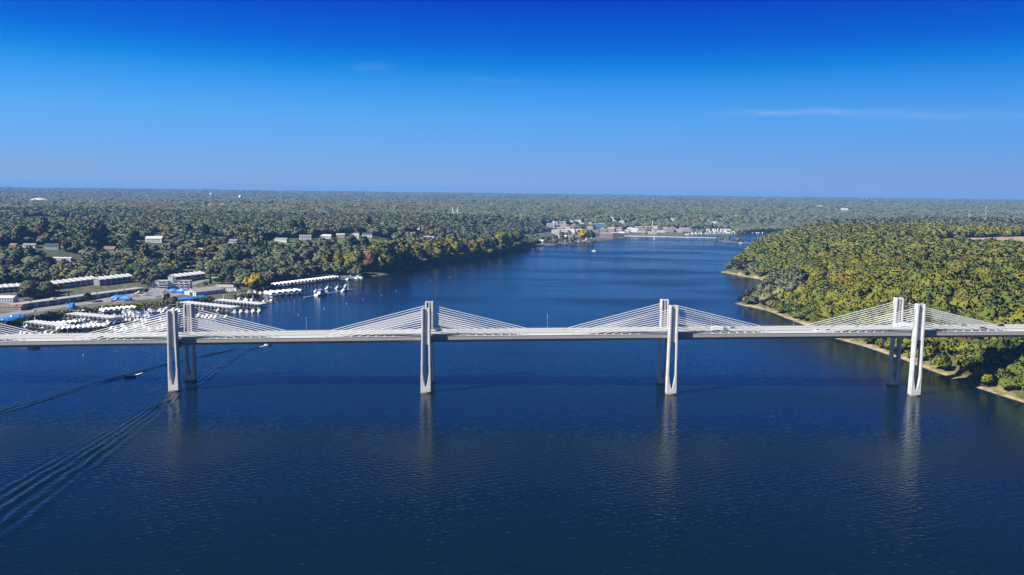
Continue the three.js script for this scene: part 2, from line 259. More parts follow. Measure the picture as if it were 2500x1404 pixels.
// ---------------------------------------------------------------- the cable-stayed river bridge
const yD = x => 42.3 + 0.0182 * x - 0.5e-5 * x * x;
const BZ = -575.2, BT = 0.0245, FAR = -31.5;
const bridge = thing('cable_stayed_bridge', 'long white cable-stayed road bridge with paired concrete towers crossing the dark blue river', 'bridge', [0, 0, BZ], BT);
const onDeck = (x, dz, dy = 0) => { const c = Math.cos(BT), s = Math.sin(BT), lx = x / c; return [lx * c + dz * s, yD(lx) + dy + 0.0146 * (-3.2 - dz), BZ - lx * s + dz * c]; }; // crossfall rises to the far side
{
  const cf = z => 0.0146 * (-3.2 - z), X0 = -560, X1 = 560, n = 56;
  const P = pts => pts.map(([z, y]) => [z, y + cf(z)]);
  const strip = (name, z0, z1, y0, y1, mat) => obj(name, sweep(P(rect(z0, z1, y0, y1)), X0, X1, n, yD), mat, bridge);
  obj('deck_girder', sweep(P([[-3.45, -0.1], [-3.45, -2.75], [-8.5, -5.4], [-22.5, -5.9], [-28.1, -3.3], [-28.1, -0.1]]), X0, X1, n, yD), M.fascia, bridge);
  strip('deck_slab', -28.3, -3.2, -0.1, 0, M.deck);
  strip('roadway', -15.3, -6.4, 0.02, 0.07, M.road); strip('roadway', -25.0, -16.3, 0.02, 0.07, M.road);
  strip('footpath', -27.7, -25.7, 0.02, 0.16, M.deck);
  for (const [a, b, h] of [[-6.35, -5.85, 1.15], [-16.15, -15.45, 1.35], [-25.6, -25.1, 1.15]]) obj('barrier', sweep(P([[a, 0], [a + 0.12, h], [b - 0.12, h], [b, 0]]), X0, X1, n, yD), M.concrete, bridge);
  for (const z of [-6.9, -10.7, -14.9, -16.7, -20.7, -24.6]) strip('lane_marking', z - 0.08, z + 0.08, 0.074, 0.08, M.paint);
  strip('handrail', -28.15, -28.05, 1.25, 1.35, M.steel); strip('handrail', -28.15, -28.05, 0.7, 0.78, M.steel);
  const posts = []; for (let x = X0 + 1; x < X1; x += 3) posts.push(box(0.12, 1.35, 0.12, x, yD(x) + 0.67 + cf(-28.1), -28.1)); obj('rail_post', posts, M.steel, bridge).userData.kind = 'stuff';
  const joints = []; for (let x = X0 + 5; x < X1; x += 6.1) joints.push(box(0.05, 2.5, 0.02, x, yD(x) - 1.45, -3.43)); obj('deck_joint', joints, M.roofDark, bridge).userData.kind = 'stuff';

  const anchorGeo = mergeGeometries([extrude([[-1.0, 0], [0.9, 0], [0.35, 0.75], [-0.35, 0.75]], 0.9, 0.06).NI(), cyl(0.32, 0.28, 0.8, 0, 0.4, 0, 8).NI()]);
  for (const px of [-428, -245, -62.2, 118.5, 300.8]) for (const far of [0, 1]) {
    const yd = yD(px) + (far ? 0.4 : 0), top = yd + 21.6, z0 = far ? FAR : 0, slotTop = yd - 5.4;
    const s = new THREE.Shape(); // U-shaped pair of legs seen from the river, open at the top
    s.moveTo(-3.75, -2); s.lineTo(3.75, -2); s.lineTo(3.72, 6); s.bezierCurveTo(3.70, 14, 3.45, 22, 3.35, slotTop); s.lineTo(3.12, top - 0.7); s.lineTo(2.75, top); s.lineTo(1.6, top); s.lineTo(1.85, slotTop); s.lineTo(2.2, 17); s.bezierCurveTo(2.2, 11.5, 1.0, 8, 0.22, 4.8); s.lineTo(-0.22, 4.8);
    s.bezierCurveTo(-1.0, 8, -2.2, 11.5, -2.2, 17); s.lineTo(-1.85, slotTop); s.lineTo(-1.6, top); s.lineTo(-2.75, top); s.lineTo(-3.12, top - 0.7); s.lineTo(-3.35, slotTop); s.bezierCurveTo(-3.45, 22, -3.70, 14, -3.72, 6); s.closePath();
    const pier = obj('pier', extrude(s, 5.2, 0.28).translate(px, 0, z0), M.concrete, bridge);
    obj('web_panel', box(3.9, top - 0.9 - slotTop, 1.5, px, (top - 0.9 + slotTop) / 2, z0 + (far ? -0.3 : 0.3)), M.concrete, pier);
    const inner = far ? 1 : -1; // the ribs on the face towards the roadway
    for (const rx of [-0.45, 0.45]) obj('rib', box(0.42, top - 0.4 - yd, 1.2, px + rx, (top - 0.4 + yd) / 2, z0 + inner * 1.55), M.concrete, pier);
    obj('cap', box(2.2, 0.5, 2.4, px, top - 0.35, z0), M.concrete, pier);
    obj('water_stain', new THREE.CylinderGeometry(1, 1, 1.9, 4, 1, true).rotateY(Math.PI / 4).scale(3.84 * Math.SQRT2, 1, 2.68 * Math.SQRT2).translate(px, 0.15, z0), M.stain, pier);
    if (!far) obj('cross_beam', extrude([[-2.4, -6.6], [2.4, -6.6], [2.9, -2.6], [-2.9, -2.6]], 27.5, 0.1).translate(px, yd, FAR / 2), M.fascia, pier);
    for (const dir of [-1, 1]) for (let i = 0; i < 9; i++) {
      const ax = px + dir * (24.5 + i * 6.15), az = far ? -27.95 : -4.6, ay = yD(ax) + cf(az);
      obj('cable_anchor', anchorGeo, M.concrete, bridge).position.set(ax, ay, az);
      obj('stay_cable', bar([px + dir * 2.9, yd + 4.6 + i * 1.72, z0], [ax, ay + 0.9, az], 0.25, 7), M.cable, bridge);
    }
  }
}
// lamp posts on the median
{
  let first, n = 0;
  const list = [[138, 'beside the dark pickup at the far end of the bridge deck', 11], [212, 'just behind the dark pickup on the bridge', 11], [744, 'midway between the first and second tower pairs', 12], [1337, 'midway between the second and third tower pairs', 12], [1731, 'directly behind the white box truck', 11], [1926, 'midway between the third and fourth tower pairs', 12], [2118, 'among the cables before the last tower pair', 11], [2317, 'in front of the wooded bluff beyond the last tower pair', 12]];
  for (const [px, where, h] of list) {
    const x = lvl(px, 806, 44)[0], p = onDeck(x, -15.8, 1.3), label = 'slim bridge lamp ' + where;
    if (!first) {
      first = thing('street_lamp', label, 'street lamp', p, BT, 'lamps along the bridge median');
      obj('post', cyl(0.16, 0.1, 11.4), M.steel, first); obj('arm', [bar([0, 11.2, -2.2], [0, 11.2, 2.2], 0.07)], M.steel, first);
      for (const z of [-2.3, 2.3]) obj('lamp_head', box(0.4, 0.18, 0.9, 0, 11.2, z), M.white, first);
    } else dup(first, 'street_lamp', p, BT, label);
    n++;
  }
}
// ---------------------------------------------------------------- vehicles
function wheels(o, xs, zw, r = 0.36) { const g = new THREE.CylinderGeometry(r, r, 0.24, 12).rotateX(Math.PI / 2); for (const x of xs) for (const z of [-zw, zw]) { const m = obj('wheel', g, M.rubber, o); m.position.set(x, r, z); } }
function car(label, p, turn, mat, kind = 'saloon', group = 'cars on the bridge') {
  const o = thing(kind === 'pickup' ? 'pickup_truck' : 'car', label, kind === 'pickup' ? 'pickup' : 'car', p, turn, group);
  const body = kind === 'pickup' ? [[-2.7, 0.45], [-2.75, 1.05], [2.4, 1.1], [2.75, 0.95], [2.75, 0.45]] : kind === 'van' ? [[-2.4, 0.35], [-2.45, 1.1], [2.2, 1.1], [2.4, 0.85], [2.4, 0.35]] : [[-2.2, 0.35], [-2.25, 0.85], [-1.6, 0.95], [1.2, 0.92], [2.1, 0.78], [2.25, 0.35]];
  const cab = kind === 'pickup' ? [[-0.6, 1.05], [-0.5, 1.85], [0.9, 1.85], [1.5, 1.08]] : kind === 'van' ? [[-2.4, 1.1], [-2.2, 1.8], [0.7, 1.8], [1.6, 1.08]] : [[-1.7, 0.9], [-1.1, 1.42], [0.3, 1.42], [1.1, 0.9]];
  obj('body', extrude(body, 1.85, 0.09), mat, o); obj('windows', extrude(cab.map(([x, y]) => [x, y - 0.01]), 1.62, 0.05), M.glass, o);
  const t = cab.map(c => c[1]).reduce((a, b) => Math.max(a, b)); obj('roof', box(Math.abs(cab[2][0] - cab[1][0]) + 0.15, 0.07, 1.5, (cab[1][0] + cab[2][0]) / 2, t + 0.02, 0), mat, o);
  wheels(o, kind === 'saloon' ? [-1.4, 1.35] : [-1.7, 1.65], 0.85, kind === 'pickup' ? 0.42 : 0.36); return o;
}
const carBlack = std(0.012, 0.014, 0.018, 0.25), carBlue = std(0.05, 0.10, 0.22, 0.25), carWhite = std(0.75, 0.76, 0.78, 0.3), carSilver = std(0.4, 0.42, 0.44, 0.3), carRed = std(0.35, 0.02, 0.03, 0.3), carGreen = std(0.06, 0.14, 0.10, 0.3);
const deckX = (px, py = 815) => lvl(px, py, 44)[0];
const lane = (px, dz, dy = 0.08) => onDeck(deckX(px), dz, dy);
car('black pickup truck in the near lanes at the start of the bridge', lane(208, -9), BT, carBlack, 'pickup');
car('black car in the far lanes beyond the pickup, before the first tower', lane(252, -18.5), BT + Math.PI, carBlack);
car('dark van behind the second tower pair in the far lanes', lane(1066, -22), BT + Math.PI, carBlack, 'van');
car('black pickup truck in the far lanes ahead of the white box truck', lane(1805, -21), BT + Math.PI, carBlack, 'pickup');
car('white pickup truck in the near lanes between the box truck and the last towers', lane(1993, -8.8), BT, carWhite, 'pickup');
car('black car following the white pickup before the last tower pair', lane(2022, -9.2), BT, carBlack);
car('blue car in the far lanes above the white pickup', lane(2043, -19), BT + Math.PI, carBlue);
car('pale car among the cables before the last tower pair', lane(2106, -22.4), BT + Math.PI, carSilver);
car('pale blue van in the far lanes just past the last tower pair', lane(2362, -22), BT + Math.PI, carSilver, 'van');
car('black van in the near lanes beyond the last towers', lane(2394, -13), BT, carBlack, 'van');
car('black van in the far lanes, farthest along the bridge', lane(2452, -22.5), BT + Math.PI, carBlack, 'van');
function truck(label, p, turn, long, mat, cabMat) {
  const o = thing('box_truck', label, 'truck', p, turn, 'trucks on the bridge');
  obj('cargo_box', extrude([[-long, 1.1], [-long, 4.0], [0, 4.0], [0, 1.1]], 2.5, 0.06), mat, o); obj('chassis', box(long + 4.6, 0.3, 1.1, (4.6 - long) / 2, 0.85, 0), M.dark, o);
  obj('cab', extrude([[0.5, 0.7], [0.5, 3.0], [1.6, 3.0], [2.2, 2.1], [3.9, 1.8], [4.1, 0.7]], 2.2, 0.08), cabMat, o); obj('windscreen', extrude([[1.45, 2.1], [1.25, 2.85], [1.66, 2.85], [2.12, 2.14]], 2.24, 0.02), M.glass, o);
  wheels(o, [-long + 1, -long + 2.2, 0.6, 1.7, 3.3], 1.05, 0.5); return o;
}
truck('white box truck with a dark cab in the near lanes past the third towers', lane(1768, -11), BT, 8.6, std(0.72, 0.78, 0.84, 0.4), M.dark);
truck('long pale blue trailer truck passing between the last two towers', lane(2203, -20), BT + Math.PI, 11, std(0.66, 0.76, 0.86, 0.4), carWhite);
// ---------------------------------------------------------------- trees
const icoCache = {};
const ico = d => icoCache[d] ??= Array.from(new THREE.IcosahedronGeometry(1, d).getAttribute('position').array);
function crownGeo(seed, { R = 6, H = 11, y0 = 3, lobes = 14, det = 1, cards = 420, cs = 0.75, kind = 'round', col = null }) {
  const r = rng(seed), P = [], N = [], C = [], L = [];
  const R0 = a => (r() - 0.5) * 2 * a;
  if (kind === 'cone') for (let i = 0; i < lobes; i++) { const t = i / lobes, a = i * 2.4, q = R * (1 - t) * 0.75; L.push([Math.cos(a) * q * 0.55, y0 + H * (t * 0.92 + 0.03), Math.sin(a) * q * 0.55, q * 0.55 + 0.35]); }
  else {
    L.push([0, y0 + H * 0.48, 0, R * 0.62]);
    for (let i = 0; i < lobes; i++) {
      const t = (i + 0.5) / lobes, y = 1 - 1.35 * t, a = i * 2.39996 + R0(0.5), q = Math.sqrt(Math.max(0.05, 1 - y * y)), k = 0.60 + R0(0.16);
      L.push([Math.cos(a) * q * R * k, y0 + H * (0.5 + 0.36 * y + R0(0.05)), Math.sin(a) * q * R * k, R * (0.30 + 0.17 * r())]);
    }
  }
  const sx = kind === 'bare' ? 0.5 : 1, base = ico(det);
  for (const [lx, ly, lz, lr] of L) {
    const sh = 0.88 + 0.24 * r(), ox = r() * 50, q = lr * sx;
    for (let k = 0; k < base.length; k += 3) {
      const x = base[k], y = base[k + 1], z = base[k + 2], n = 1 + 0.34 * noise.noise(x * 1.9 + ox, y * 1.9, z * 1.9);
      P.push(lx + x * q * n, ly + y * q * n * 0.9, lz + z * q * n); { const rx = lx + x * q, ry = (ly + y * q - y0 - H * 0.3) * 1.2, rz = lz + z * q, rl = Math.hypot(rx, ry, rz) + 1e-6; N.push(x * 0.6 + rx / rl * 0.5, y * 0.6 + ry / rl * 0.5, z * 0.6 + rz / rl * 0.5); } const c = sh * (0.9 + 0.2 * r()); C.push(c, c, c);
    }
  }
  const v = new THREE.Vector3(), o = new THREE.Vector3(), u = new THREE.Vector3(), w = new THREE.Vector3();
  for (let i = 0; i < cards; i++) {
    const l = L[1 + Math.floor(r() * (L.length - 1))] ?? L[0];
    o.set(R0(1), R0(1) + 0.25, R0(1)).normalize();
    const rad = l[3] * (kind === 'bare' ? 0.5 + 0.7 * r() : 0.95 + 0.14 * r());
    v.set(l[0] + o.x * rad, l[1] + o.y * rad * 0.9, l[2] + o.z * rad);
    w.set(o.x + R0(0.5), o.y + R0(0.5), o.z + R0(0.5)).normalize(); u.set(R0(1), R0(1), R0(1)).cross(w).normalize(); const t = u.clone().cross(w), s = cs * (0.55 + 0.6 * r()), c = 0.82 + 0.4 * r();
    const cor = [[-1, -0.5], [0.2, -1], [1, 0.3], [-0.2, 1]].map(([a, b]) => [v.x + (u.x * a + t.x * b) * s, v.y + (u.y * a + t.y * b) * s, v.z + (u.z * a + t.z * b) * s]);
    const rl = Math.hypot(v.x, (v.y - y0 - H * 0.3) * 1.2, v.z) + 1e-6, n = [o.x * 0.4 + w.x * 0.25 + v.x / rl * 0.45, o.y * 0.4 + w.y * 0.25 + (v.y - y0 - H * 0.3) * 1.2 / rl * 0.45, o.z * 0.4 + w.z * 0.25 + v.z / rl * 0.45];
    for (const k of [0, 1, 2, 0, 2, 3]) { P.push(...cor[k]); N.push(...n); C.push(c, c, c); }
  }
  const g = new THREE.BufferGeometry(); g.setAttribute('position', new THREE.Float32BufferAttribute(P, 3)); g.setAttribute('normal', new THREE.Float32BufferAttribute(N, 3)); g.setAttribute('color', new THREE.Float32BufferAttribute(C, 3));
  return g;
}
function trunkGeo(seed, H, R, y0) {
  const r = rng(seed + 99), G = [new THREE.CylinderGeometry(0.16, 0.38, y0 + H * 0.45, 7).translate(0, (y0 + H * 0.45) / 2, 0).NI()];
  for (let i = 0; i < 5; i++) { const a = i * 1.26 + r(), y = y0 * (0.7 + 0.5 * r()); G.push(bar([0, y, 0], [Math.cos(a) * R * 0.55, y + H * (0.25 + 0.2 * r()), Math.sin(a) * R * 0.55], 0.11, 5).NI()); }
  return mergeGeometries(G);
}
const KINDS = [ // near shapes: [crown, trunk]
  { R: 6.2, H: 10.5, y0: 2.6, lobes: 15 }, { R: 5.2, H: 12, y0: 3, lobes: 14 }, { R: 7, H: 10, y0: 2.4, lobes: 18, cards: 500 }, { R: 4.6, H: 13.5, y0: 3, lobes: 14 }, { R: 5.6, H: 9, y0: 2, lobes: 11 }, { R: 6.0, H: 11, y0: 3.2, lobes: 17, cards: 460 },
  { R: 4.6, H: 9.5, y0: 2.4, lobes: 12, kind: 'bare', cards: 520, cs: 0.5 }, { R: 3.2, H: 14, y0: 1.2, lobes: 12, kind: 'cone', cards: 320, cs: 0.7 },
].map((k, i) => ({ ...k, crown: crownGeo(100 + i, k), trunk: trunkGeo(200 + i, k.H, k.R, k.y0) }));
const MIDS = KINDS.map((k, i) => crownGeo(300 + i, { ...k, lobes: Math.round(k.lobes * 0.75), det: 1, cards: 150, cs: (k.cs ?? 0.75) * 1.5 }));
const FARS = [0, 1, 2, 3].map(i => crownGeo(400 + i, { ...KINDS[i], R: KINDS[i].R * 1.1, lobes: 9, det: 1, cards: 40, cs: 1.2 }));
const leafMat = (r, g, b) => new THREE.MeshPhysicalMaterial({ color: new THREE.Color().setRGB(r, g, b), roughness: 0.95, vertexColors: true, transmission: 0.22, thickness: 0, specularIntensity: 0.25 });
const leafInst = leafMat(1, 1, 1);
// colours of foliage, in early autumn
const COL = { olive: [0.162, 0.160, 0.018], green: [0.106, 0.131, 0.019], deep: [0.066, 0.091, 0.018], lime: [0.172, 0.178, 0.019], gold: [0.145, 0.114, 0.014], sage: [0.129, 0.141, 0.078], grey: [0.146, 0.124, 0.092], orange: [0.210, 0.105, 0.018], rust: [0.162, 0.076, 0.038], pine: [0.030, 0.054, 0.024], dull: [0.138, 0.150, 0.074], shade: [0.085, 0.108, 0.052], straw: [0.185, 0.180, 0.078], yellow: [0.365, 0.243, 0.022] };
const COLNAME = { olive: 'olive green', green: 'green', deep: 'dark green', lime: 'yellow green', gold: 'golden green', sage: 'pale sage green', grey: 'bare grey-brown', orange: 'bright orange', rust: 'rust brown', pine: 'dark pointed', dull: 'dull green', shade: 'bluish green', straw: 'straw green', yellow: 'golden yellow' };
const foliage = {}; for (const k in COL) foliage[k] = leafMat(...COL[k]);
const pick = (r, table) => { let s = 0; for (const t of table) s += t[1]; let v = r() * s; for (const t of table) if ((v -= t[1]) <= 0) return t[0]; return table[0][0]; };
const T_RIGHT = [['deep', 13], ['green', 29], ['olive', 34], ['lime', 20], ['straw', 3], ['gold', 2]]; // from dark to light
const T_LEFT = [['pine', 3], ['deep', 10], ['shade', 26], ['dull', 34], ['sage', 10], ['straw', 16], ['gold', 1.2]];
const T_SHORE = [['lime', 32], ['olive', 26], ['gold', 20], ['green', 14], ['straw', 8]];
const T_SAGE = [['sage', 60], ['grey', 22], ['dull', 12], ['straw', 8]];

// ---------------------------------------------------------------- roads, laid on the land
for (const r of roads) {
  const pos = [], uv = [], idx = [], NC = 6, n = r.pts.length;
  for (let i = 0; i < n; i++) {
    const p = r.pts[i], q = r.pts[Math.min(n - 1, i + 1)], o = r.pts[Math.max(0, i - 1)], tx = q.x - o.x, tz = q.z - o.z, l = Math.hypot(tx, tz);
    for (let k = 0; k <= NC; k++) { const f = lerp(-r.hw, r.hw, k / NC), x = p.x - tz / l * f, z = p.z + tx / l * f; pos.push(x, ground(x, z) + 0.22 + (r.name === 'car_park' ? 0.06 : 0), z); uv.push(x, z); }
  }
  for (let i = 0; i < n - 1; i++) for (let k = 0; k < NC; k++) { const a = i * (NC + 1) + k, b = a + 1, c = a + NC + 1; idx.push(a, b, c, b, c + 1, c); }
  const g = new THREE.BufferGeometry(); g.setAttribute('position', new THREE.Float32BufferAttribute(pos, 3)); g.setAttribute('uv', new THREE.Float32BufferAttribute(uv, 2)); g.setIndex(idx); g.computeVertexNormals();
  struct(obj(r.name, g, r.mat), r.label);
}
// ---------------------------------------------------------------- buildings
const gable = (w, d, rh, y, alongX = true) => { const over = 0.5, a = alongX ? d : w, len = (alongX ? w : d) + 2 * over, g = extrude([[-a / 2 - over, -0.15], [0, rh], [a / 2 + over, -0.15], [0, rh - 0.35]].map(p => p), len); const body = extrude([[-a / 2, 0], [0, rh - 0.3], [a / 2, 0]], len - 2 * over - 0.3); const m = mergeGeometries([g.NI(), body.NI()]); return (alongX ? m.rotateY(Math.PI / 2) : m).translate(0, y, 0); };
const winGeo = {};
const windowGeo = (w, h) => winGeo[w + '_' + h] ??= box(w, h, 0.16);
function windowRow(o, n, x0, x1, y, z, w, h, mat = M.glass) { for (let i = 0; i < n; i++) obj('window', windowGeo(w, h), mat, o).position.set(n > 1 ? lerp(x0, x1, i / (n - 1)) : (x0 + x1) / 2, y, z); }
function sideRow(o, n, z0, z1, y, x, w, h, mat = M.glass) { for (let i = 0; i < n; i++) { const m = obj('window', windowGeo(w, h), mat, o); m.rotation.y = Math.PI / 2; m.position.set(x, y, n > 1 ? lerp(z0, z1, i / (n - 1)) : (z0 + z1) / 2); } }
const openings = (p, r, w) => { addClear(p, r); const d = Math.hypot(p[0], p[2]); for (const f of [0.9, 1.8]) clear.push([p[0] - p[0] / d * r * f, p[2] - p[2] / d * r * f, w]); };
function house(label, px, py, { w = 14, d = 10, h = 5.5, rh = 3.2, wall = M.siding, roof = M.roofGrey, turn = 0, alongX = true, chimney = true, clearR, group, cat = 'house', name = 'house' } = {}) {
  const p = at(px, py); openings(p, clearR ?? w * 1.05, w * 0.95);
  const o = thing(name, label, cat, p, turn, group);
  obj('wall', box(w, h + 3, d, 0, h / 2 - 1.5, 0), wall, o);
  const rf = obj('roof', gable(w, d, rh, h, alongX), roof, o);
  if (chimney) obj('chimney', box(0.9, 2.2, 0.9, w * 0.22, h + rh * 0.8, 0), M.brick, rf);
  const n = Math.max(2, Math.round(w / 4)); for (let f = 0; f < (h > 4.5 ? 2 : 1); f++) { windowRow(o, n, -w * 0.36, w * 0.36, 1.7 + f * 2.6, d / 2 + 0.05, 1.4, 1.4); sideRow(o, 2, -d * 0.25, d * 0.25, 1.7 + f * 2.6, w / 2 + 0.05, 1.2, 1.4); }
  return o;
}
function slab(label, px, py, { w, d, h, wall = M.siding, roof = M.roofLight, turn = 0, floors = 1, cols, pit = true, name = 'building', cat = 'building', group, clearR, winMat = M.glass, ww = 1.8 }) { // flat-roofed block
  const p = at(px, py); if (clearR !== 0) openings(p, clearR ?? w * 0.7, w * 0.6);
  const o = thing(name, label, cat, p, turn, group);
  obj('wall', box(w, h + 3, d, 0, h / 2 - 1.5, 0), wall, o);
  obj('roof', mergeGeometries([box(w + 0.5, 0.35, d + 0.5, 0, h + 0.18, 0), box(Math.min(4, w * 0.2), 1.4, Math.min(3, d * 0.3), w * 0.18, h + 1, 0)]), roof, o);
  const n = cols ?? Math.max(2, Math.round(w / 4)), fh = h / floors;
  for (let f = 0; f < floors; f++) { windowRow(o, n, -w / 2 + w / n / 2, w / 2 - w / n / 2, fh * (f + 0.55), d / 2 + 0.05, ww, Math.min(1.7, fh * 0.55), winMat); sideRow(o, Math.max(2, Math.round(d / 5)), -d * 0.36, d * 0.36, fh * (f + 0.55), w / 2 + 0.05, 1.5, Math.min(1.7, fh * 0.55), winMat); }
  return o;
}
const spanOf = (a, b, y) => { const p = lvl(...a, y), q = lvl(...b, y), dx = q[0] - p[0], dz = q[2] - p[2]; return { p, q, len: Math.hypot(dx, dz), turn: Math.atan2(-dz, dx) }; };

{ // the long two-storey apartment house by the marina
  const { p, len, turn } = spanOf([38, 754], [352, 711], 5), y = ground(p[0], p[2]) - 0.2, o = thing('apartment_house', 'very long low two-storey apartment house with a pale flat roof and dark balconies', 'apartment building', [p[0], y, p[2]], turn);
  clear.push([0, 0, 0]); const L = len, D = 15, H = 6.4;
  obj('wall', box(L, H + 3, D - 1.6, L / 2, H / 2 - 1.5, -D / 2 - 0.8), M.siding, o);
  obj('roof', mergeGeometries([box(L + 1, 0.4, D + 1, L / 2, H + 0.2, -D / 2), box(5, 1.6, 4, L * 0.3, H + 1, -9), box(2, 1.2, 2, L * 0.12, H + 1, -6), box(2, 1.2, 2, L * 0.62, H + 1, -7), box(2, 1, 2, L * 0.85, H + 0.9, -7)]), M.roofLight, o);
  const n = 13, u = L / n, wg = box(u * 0.52, 1.9, 0.2), sg = box(u * 0.62, 0.2, 1.4), rl = box(u * 0.62, 0.9, 0.08), bay = box(u * 0.26, H, 1.7, 0, H / 2, -0.85);
  for (let i = 0; i < n; i++) { const x = (i + 0.5) * u; obj('bay', bay, M.siding, o).position.set(x + u * 0.36, 0, 0);
    for (let f = 0; f < 2; f++) { obj('window', wg, M.glass, o).position.set(x - u * 0.12, 1.6 + f * 3.1, -1.55); obj('window', windowGeo(1.3, 1.3), M.glass, o).position.set(x + u * 0.36, 1.7 + f * 3.1, 0.04); if (f) { obj('balcony', mergeGeometries([sg, rl.clone().translate(0, 0.5, 0.68)]), M.roofGrey, o).position.set(x - u * 0.12, 3.1, -0.8); } } }
  addClear([p[0] + 10, 0, p[2] - 5], 30);
}
function townhouses(label, a, b, n, yy, hgt = 7.5) { // a stepped row with white party walls
  const { p, len, turn } = spanOf(a, b, yy), y = ground(p[0], p[2]), o = thing('townhouse_row', label, 'townhouses', [p[0], y, p[2]], turn, 'stepped townhouse rows above the marina'), u = len / n, D = 11;
  const rise = ground(lvl(...b, yy)[0], lvl(...b, yy)[2]) - y;
  const wallG = box(u - 0.3, hgt + 2, D, 0, hgt / 2 - 1, -D / 2), roofG = extrude([[-D / 2 - 0.5, 0], [D / 2 + 0.3, 3.0], [D / 2 + 0.3, 3.3], [-D / 2 - 0.5, 0.3]], u - 0.4).rotateY(Math.PI / 2).translate(0, hgt, -D / 2), finG = extrude([[-D / 2 - 1.2, -2], [-D / 2 - 1.2, hgt + 0.8], [D / 2 + 0.6, hgt + 4.2], [D / 2 + 0.6, -2]], 0.5).rotateY(Math.PI / 2).translate(0, 0, -D / 2), winG = box(u * 0.62, 2.0, 0.16), frontG = box(u - 0.5, 2.3, 0.3);
  for (let i = 0; i < n; i++) { const x = (i + 0.5) * u, yo = rise * i / n; obj('wall', wallG, M.roofGrey, o).position.set(x, yo, 0); obj('roof', roofG, M.roofWhite, o).position.set(x, yo, 0); for (const f of [1.6, 4.6]) obj('window', winG, M.glass, o).position.set(x, yo + f, 0.06); obj('balcony', frontG.clone().scale(1, 0.35, 3.5), M.siding, o).position.set(x, yo + 3.1, 0.5); obj('party_wall', finG, M.white, o).position.set(x + u / 2, yo, 0); }
  const q = lvl(...b, yy); for (let t = 0; t <= 1; t += 0.2) addClear([lerp(p[0], q[0], t), 0, lerp(p[2], q[2], t)], 16);
}
townhouses('lower stepped townhouse row at the picture edge behind the long apartment house', [-40, 722], [78, 713], 8, 6, 6.5);
townhouses('middle stepped townhouse row with white gables behind the orange tree', [126, 709], [236, 696], 8, 7);
townhouses('stepped white-gabled townhouse row at the upper end of the long apartment house', [243, 700], [324, 690], 6, 7, 8.5);
townhouses('stepped townhouse row partly hidden behind the white apartment block', [428, 686], [500, 676], 6, 8, 8);
{ // four-storey block with a stair tower
  const p = at(416, 705), o = thing('apartment_block', 'white four-storey apartment block with two wings and a stair tower', 'apartment building', p, 0.12); addClear(p, 40); const d0 = Math.hypot(p[0], p[2]); addClear([p[0] * (1 - 35 / d0), 0, p[2] * (1 - 35 / d0)], 30);
  obj('wall', mergeGeometries([box(25, 13, 16, -14, 5, 0), box(26, 12.5, 12, 14, 4.7, -5)]), M.siding, o);
  obj('tower', box(7, 19, 7, 1, 8, -2), M.siding, o); obj('roof', mergeGeometries([box(26, 0.5, 17, -14, 11.7, 0), box(27, 0.5, 13, 14, 11.2, -5), box(7.6, 0.4, 7.6, 1, 17.7, -2)]), M.roofLight, o);
  for (let f = 0; f < 3; f++) { const y = 2.2 + f * 3.4; windowRow(o, 2, -11, -6, y, 8.06, 4.2, 2.2); windowRow(o, 2, -23.5, -18.5, y, 8.06, 1.2, 1.2); windowRow(o, 3, 8, 22, y, 1.06, 4.2, 2.1); for (const x of [-11, -6]) obj('balcony', box(4.6, 1, 1.3, x, y - 1.2, 8.6), M.siding, o); for (const x of [8, 15, 22]) obj('balcony', box(4.8, 1, 1.3, x, y - 1.2, 1.6), M.siding, o); }
}
house('low house with a dusty brown roof in front of the long apartment house', 30, 756, { w: 26, d: 13, h: 4.2, rh: 2.6, wall: M.tan, roof: M.roofBrown, turn: 0.05, chimney: false, clearR: 22 });
house('white gabled house behind the low brown-roofed house', 20, 738, { w: 18, d: 12, h: 6, rh: 2.6, wall: M.siding, roof: M.roofWhite, turn: 0.05, clearR: 16 });
{
  const o = house('large pale gabled boat shed with a dark doorway by the blue wrapped boats', 498, 717, { w: 24, d: 44, h: 5.2, rh: 4, wall: M.siding, roof: M.roofLight, turn: -0.55, alongX: false, chimney: false, clearR: 36, cat: 'boat shed', name: 'boat_shed' });
  obj('door', box(5, 4.4, 0.3, 2, 2.1, 22.1), M.dark, o);
  const q = house('white flat-fronted boat shed beside the golden tree', 556, 709, { w: 32, d: 16, h: 6, rh: 2.2, wall: M.white, roof: M.roofLight, turn: -0.06, chimney: false, clearR: 26, cat: 'boat shed', name: 'boat_shed' });
  obj('door', box(4, 3.8, 0.3, -2, 1.9, 8.1), M.dark, q);
  house('small grey hut among the dark conical trees above the boat sheds', 527, 684, { w: 16, d: 8, h: 3.6, rh: 2, wall: M.lilac, roof: M.roofGrey, turn: 0.1, chimney: false, clearR: 14 });
}
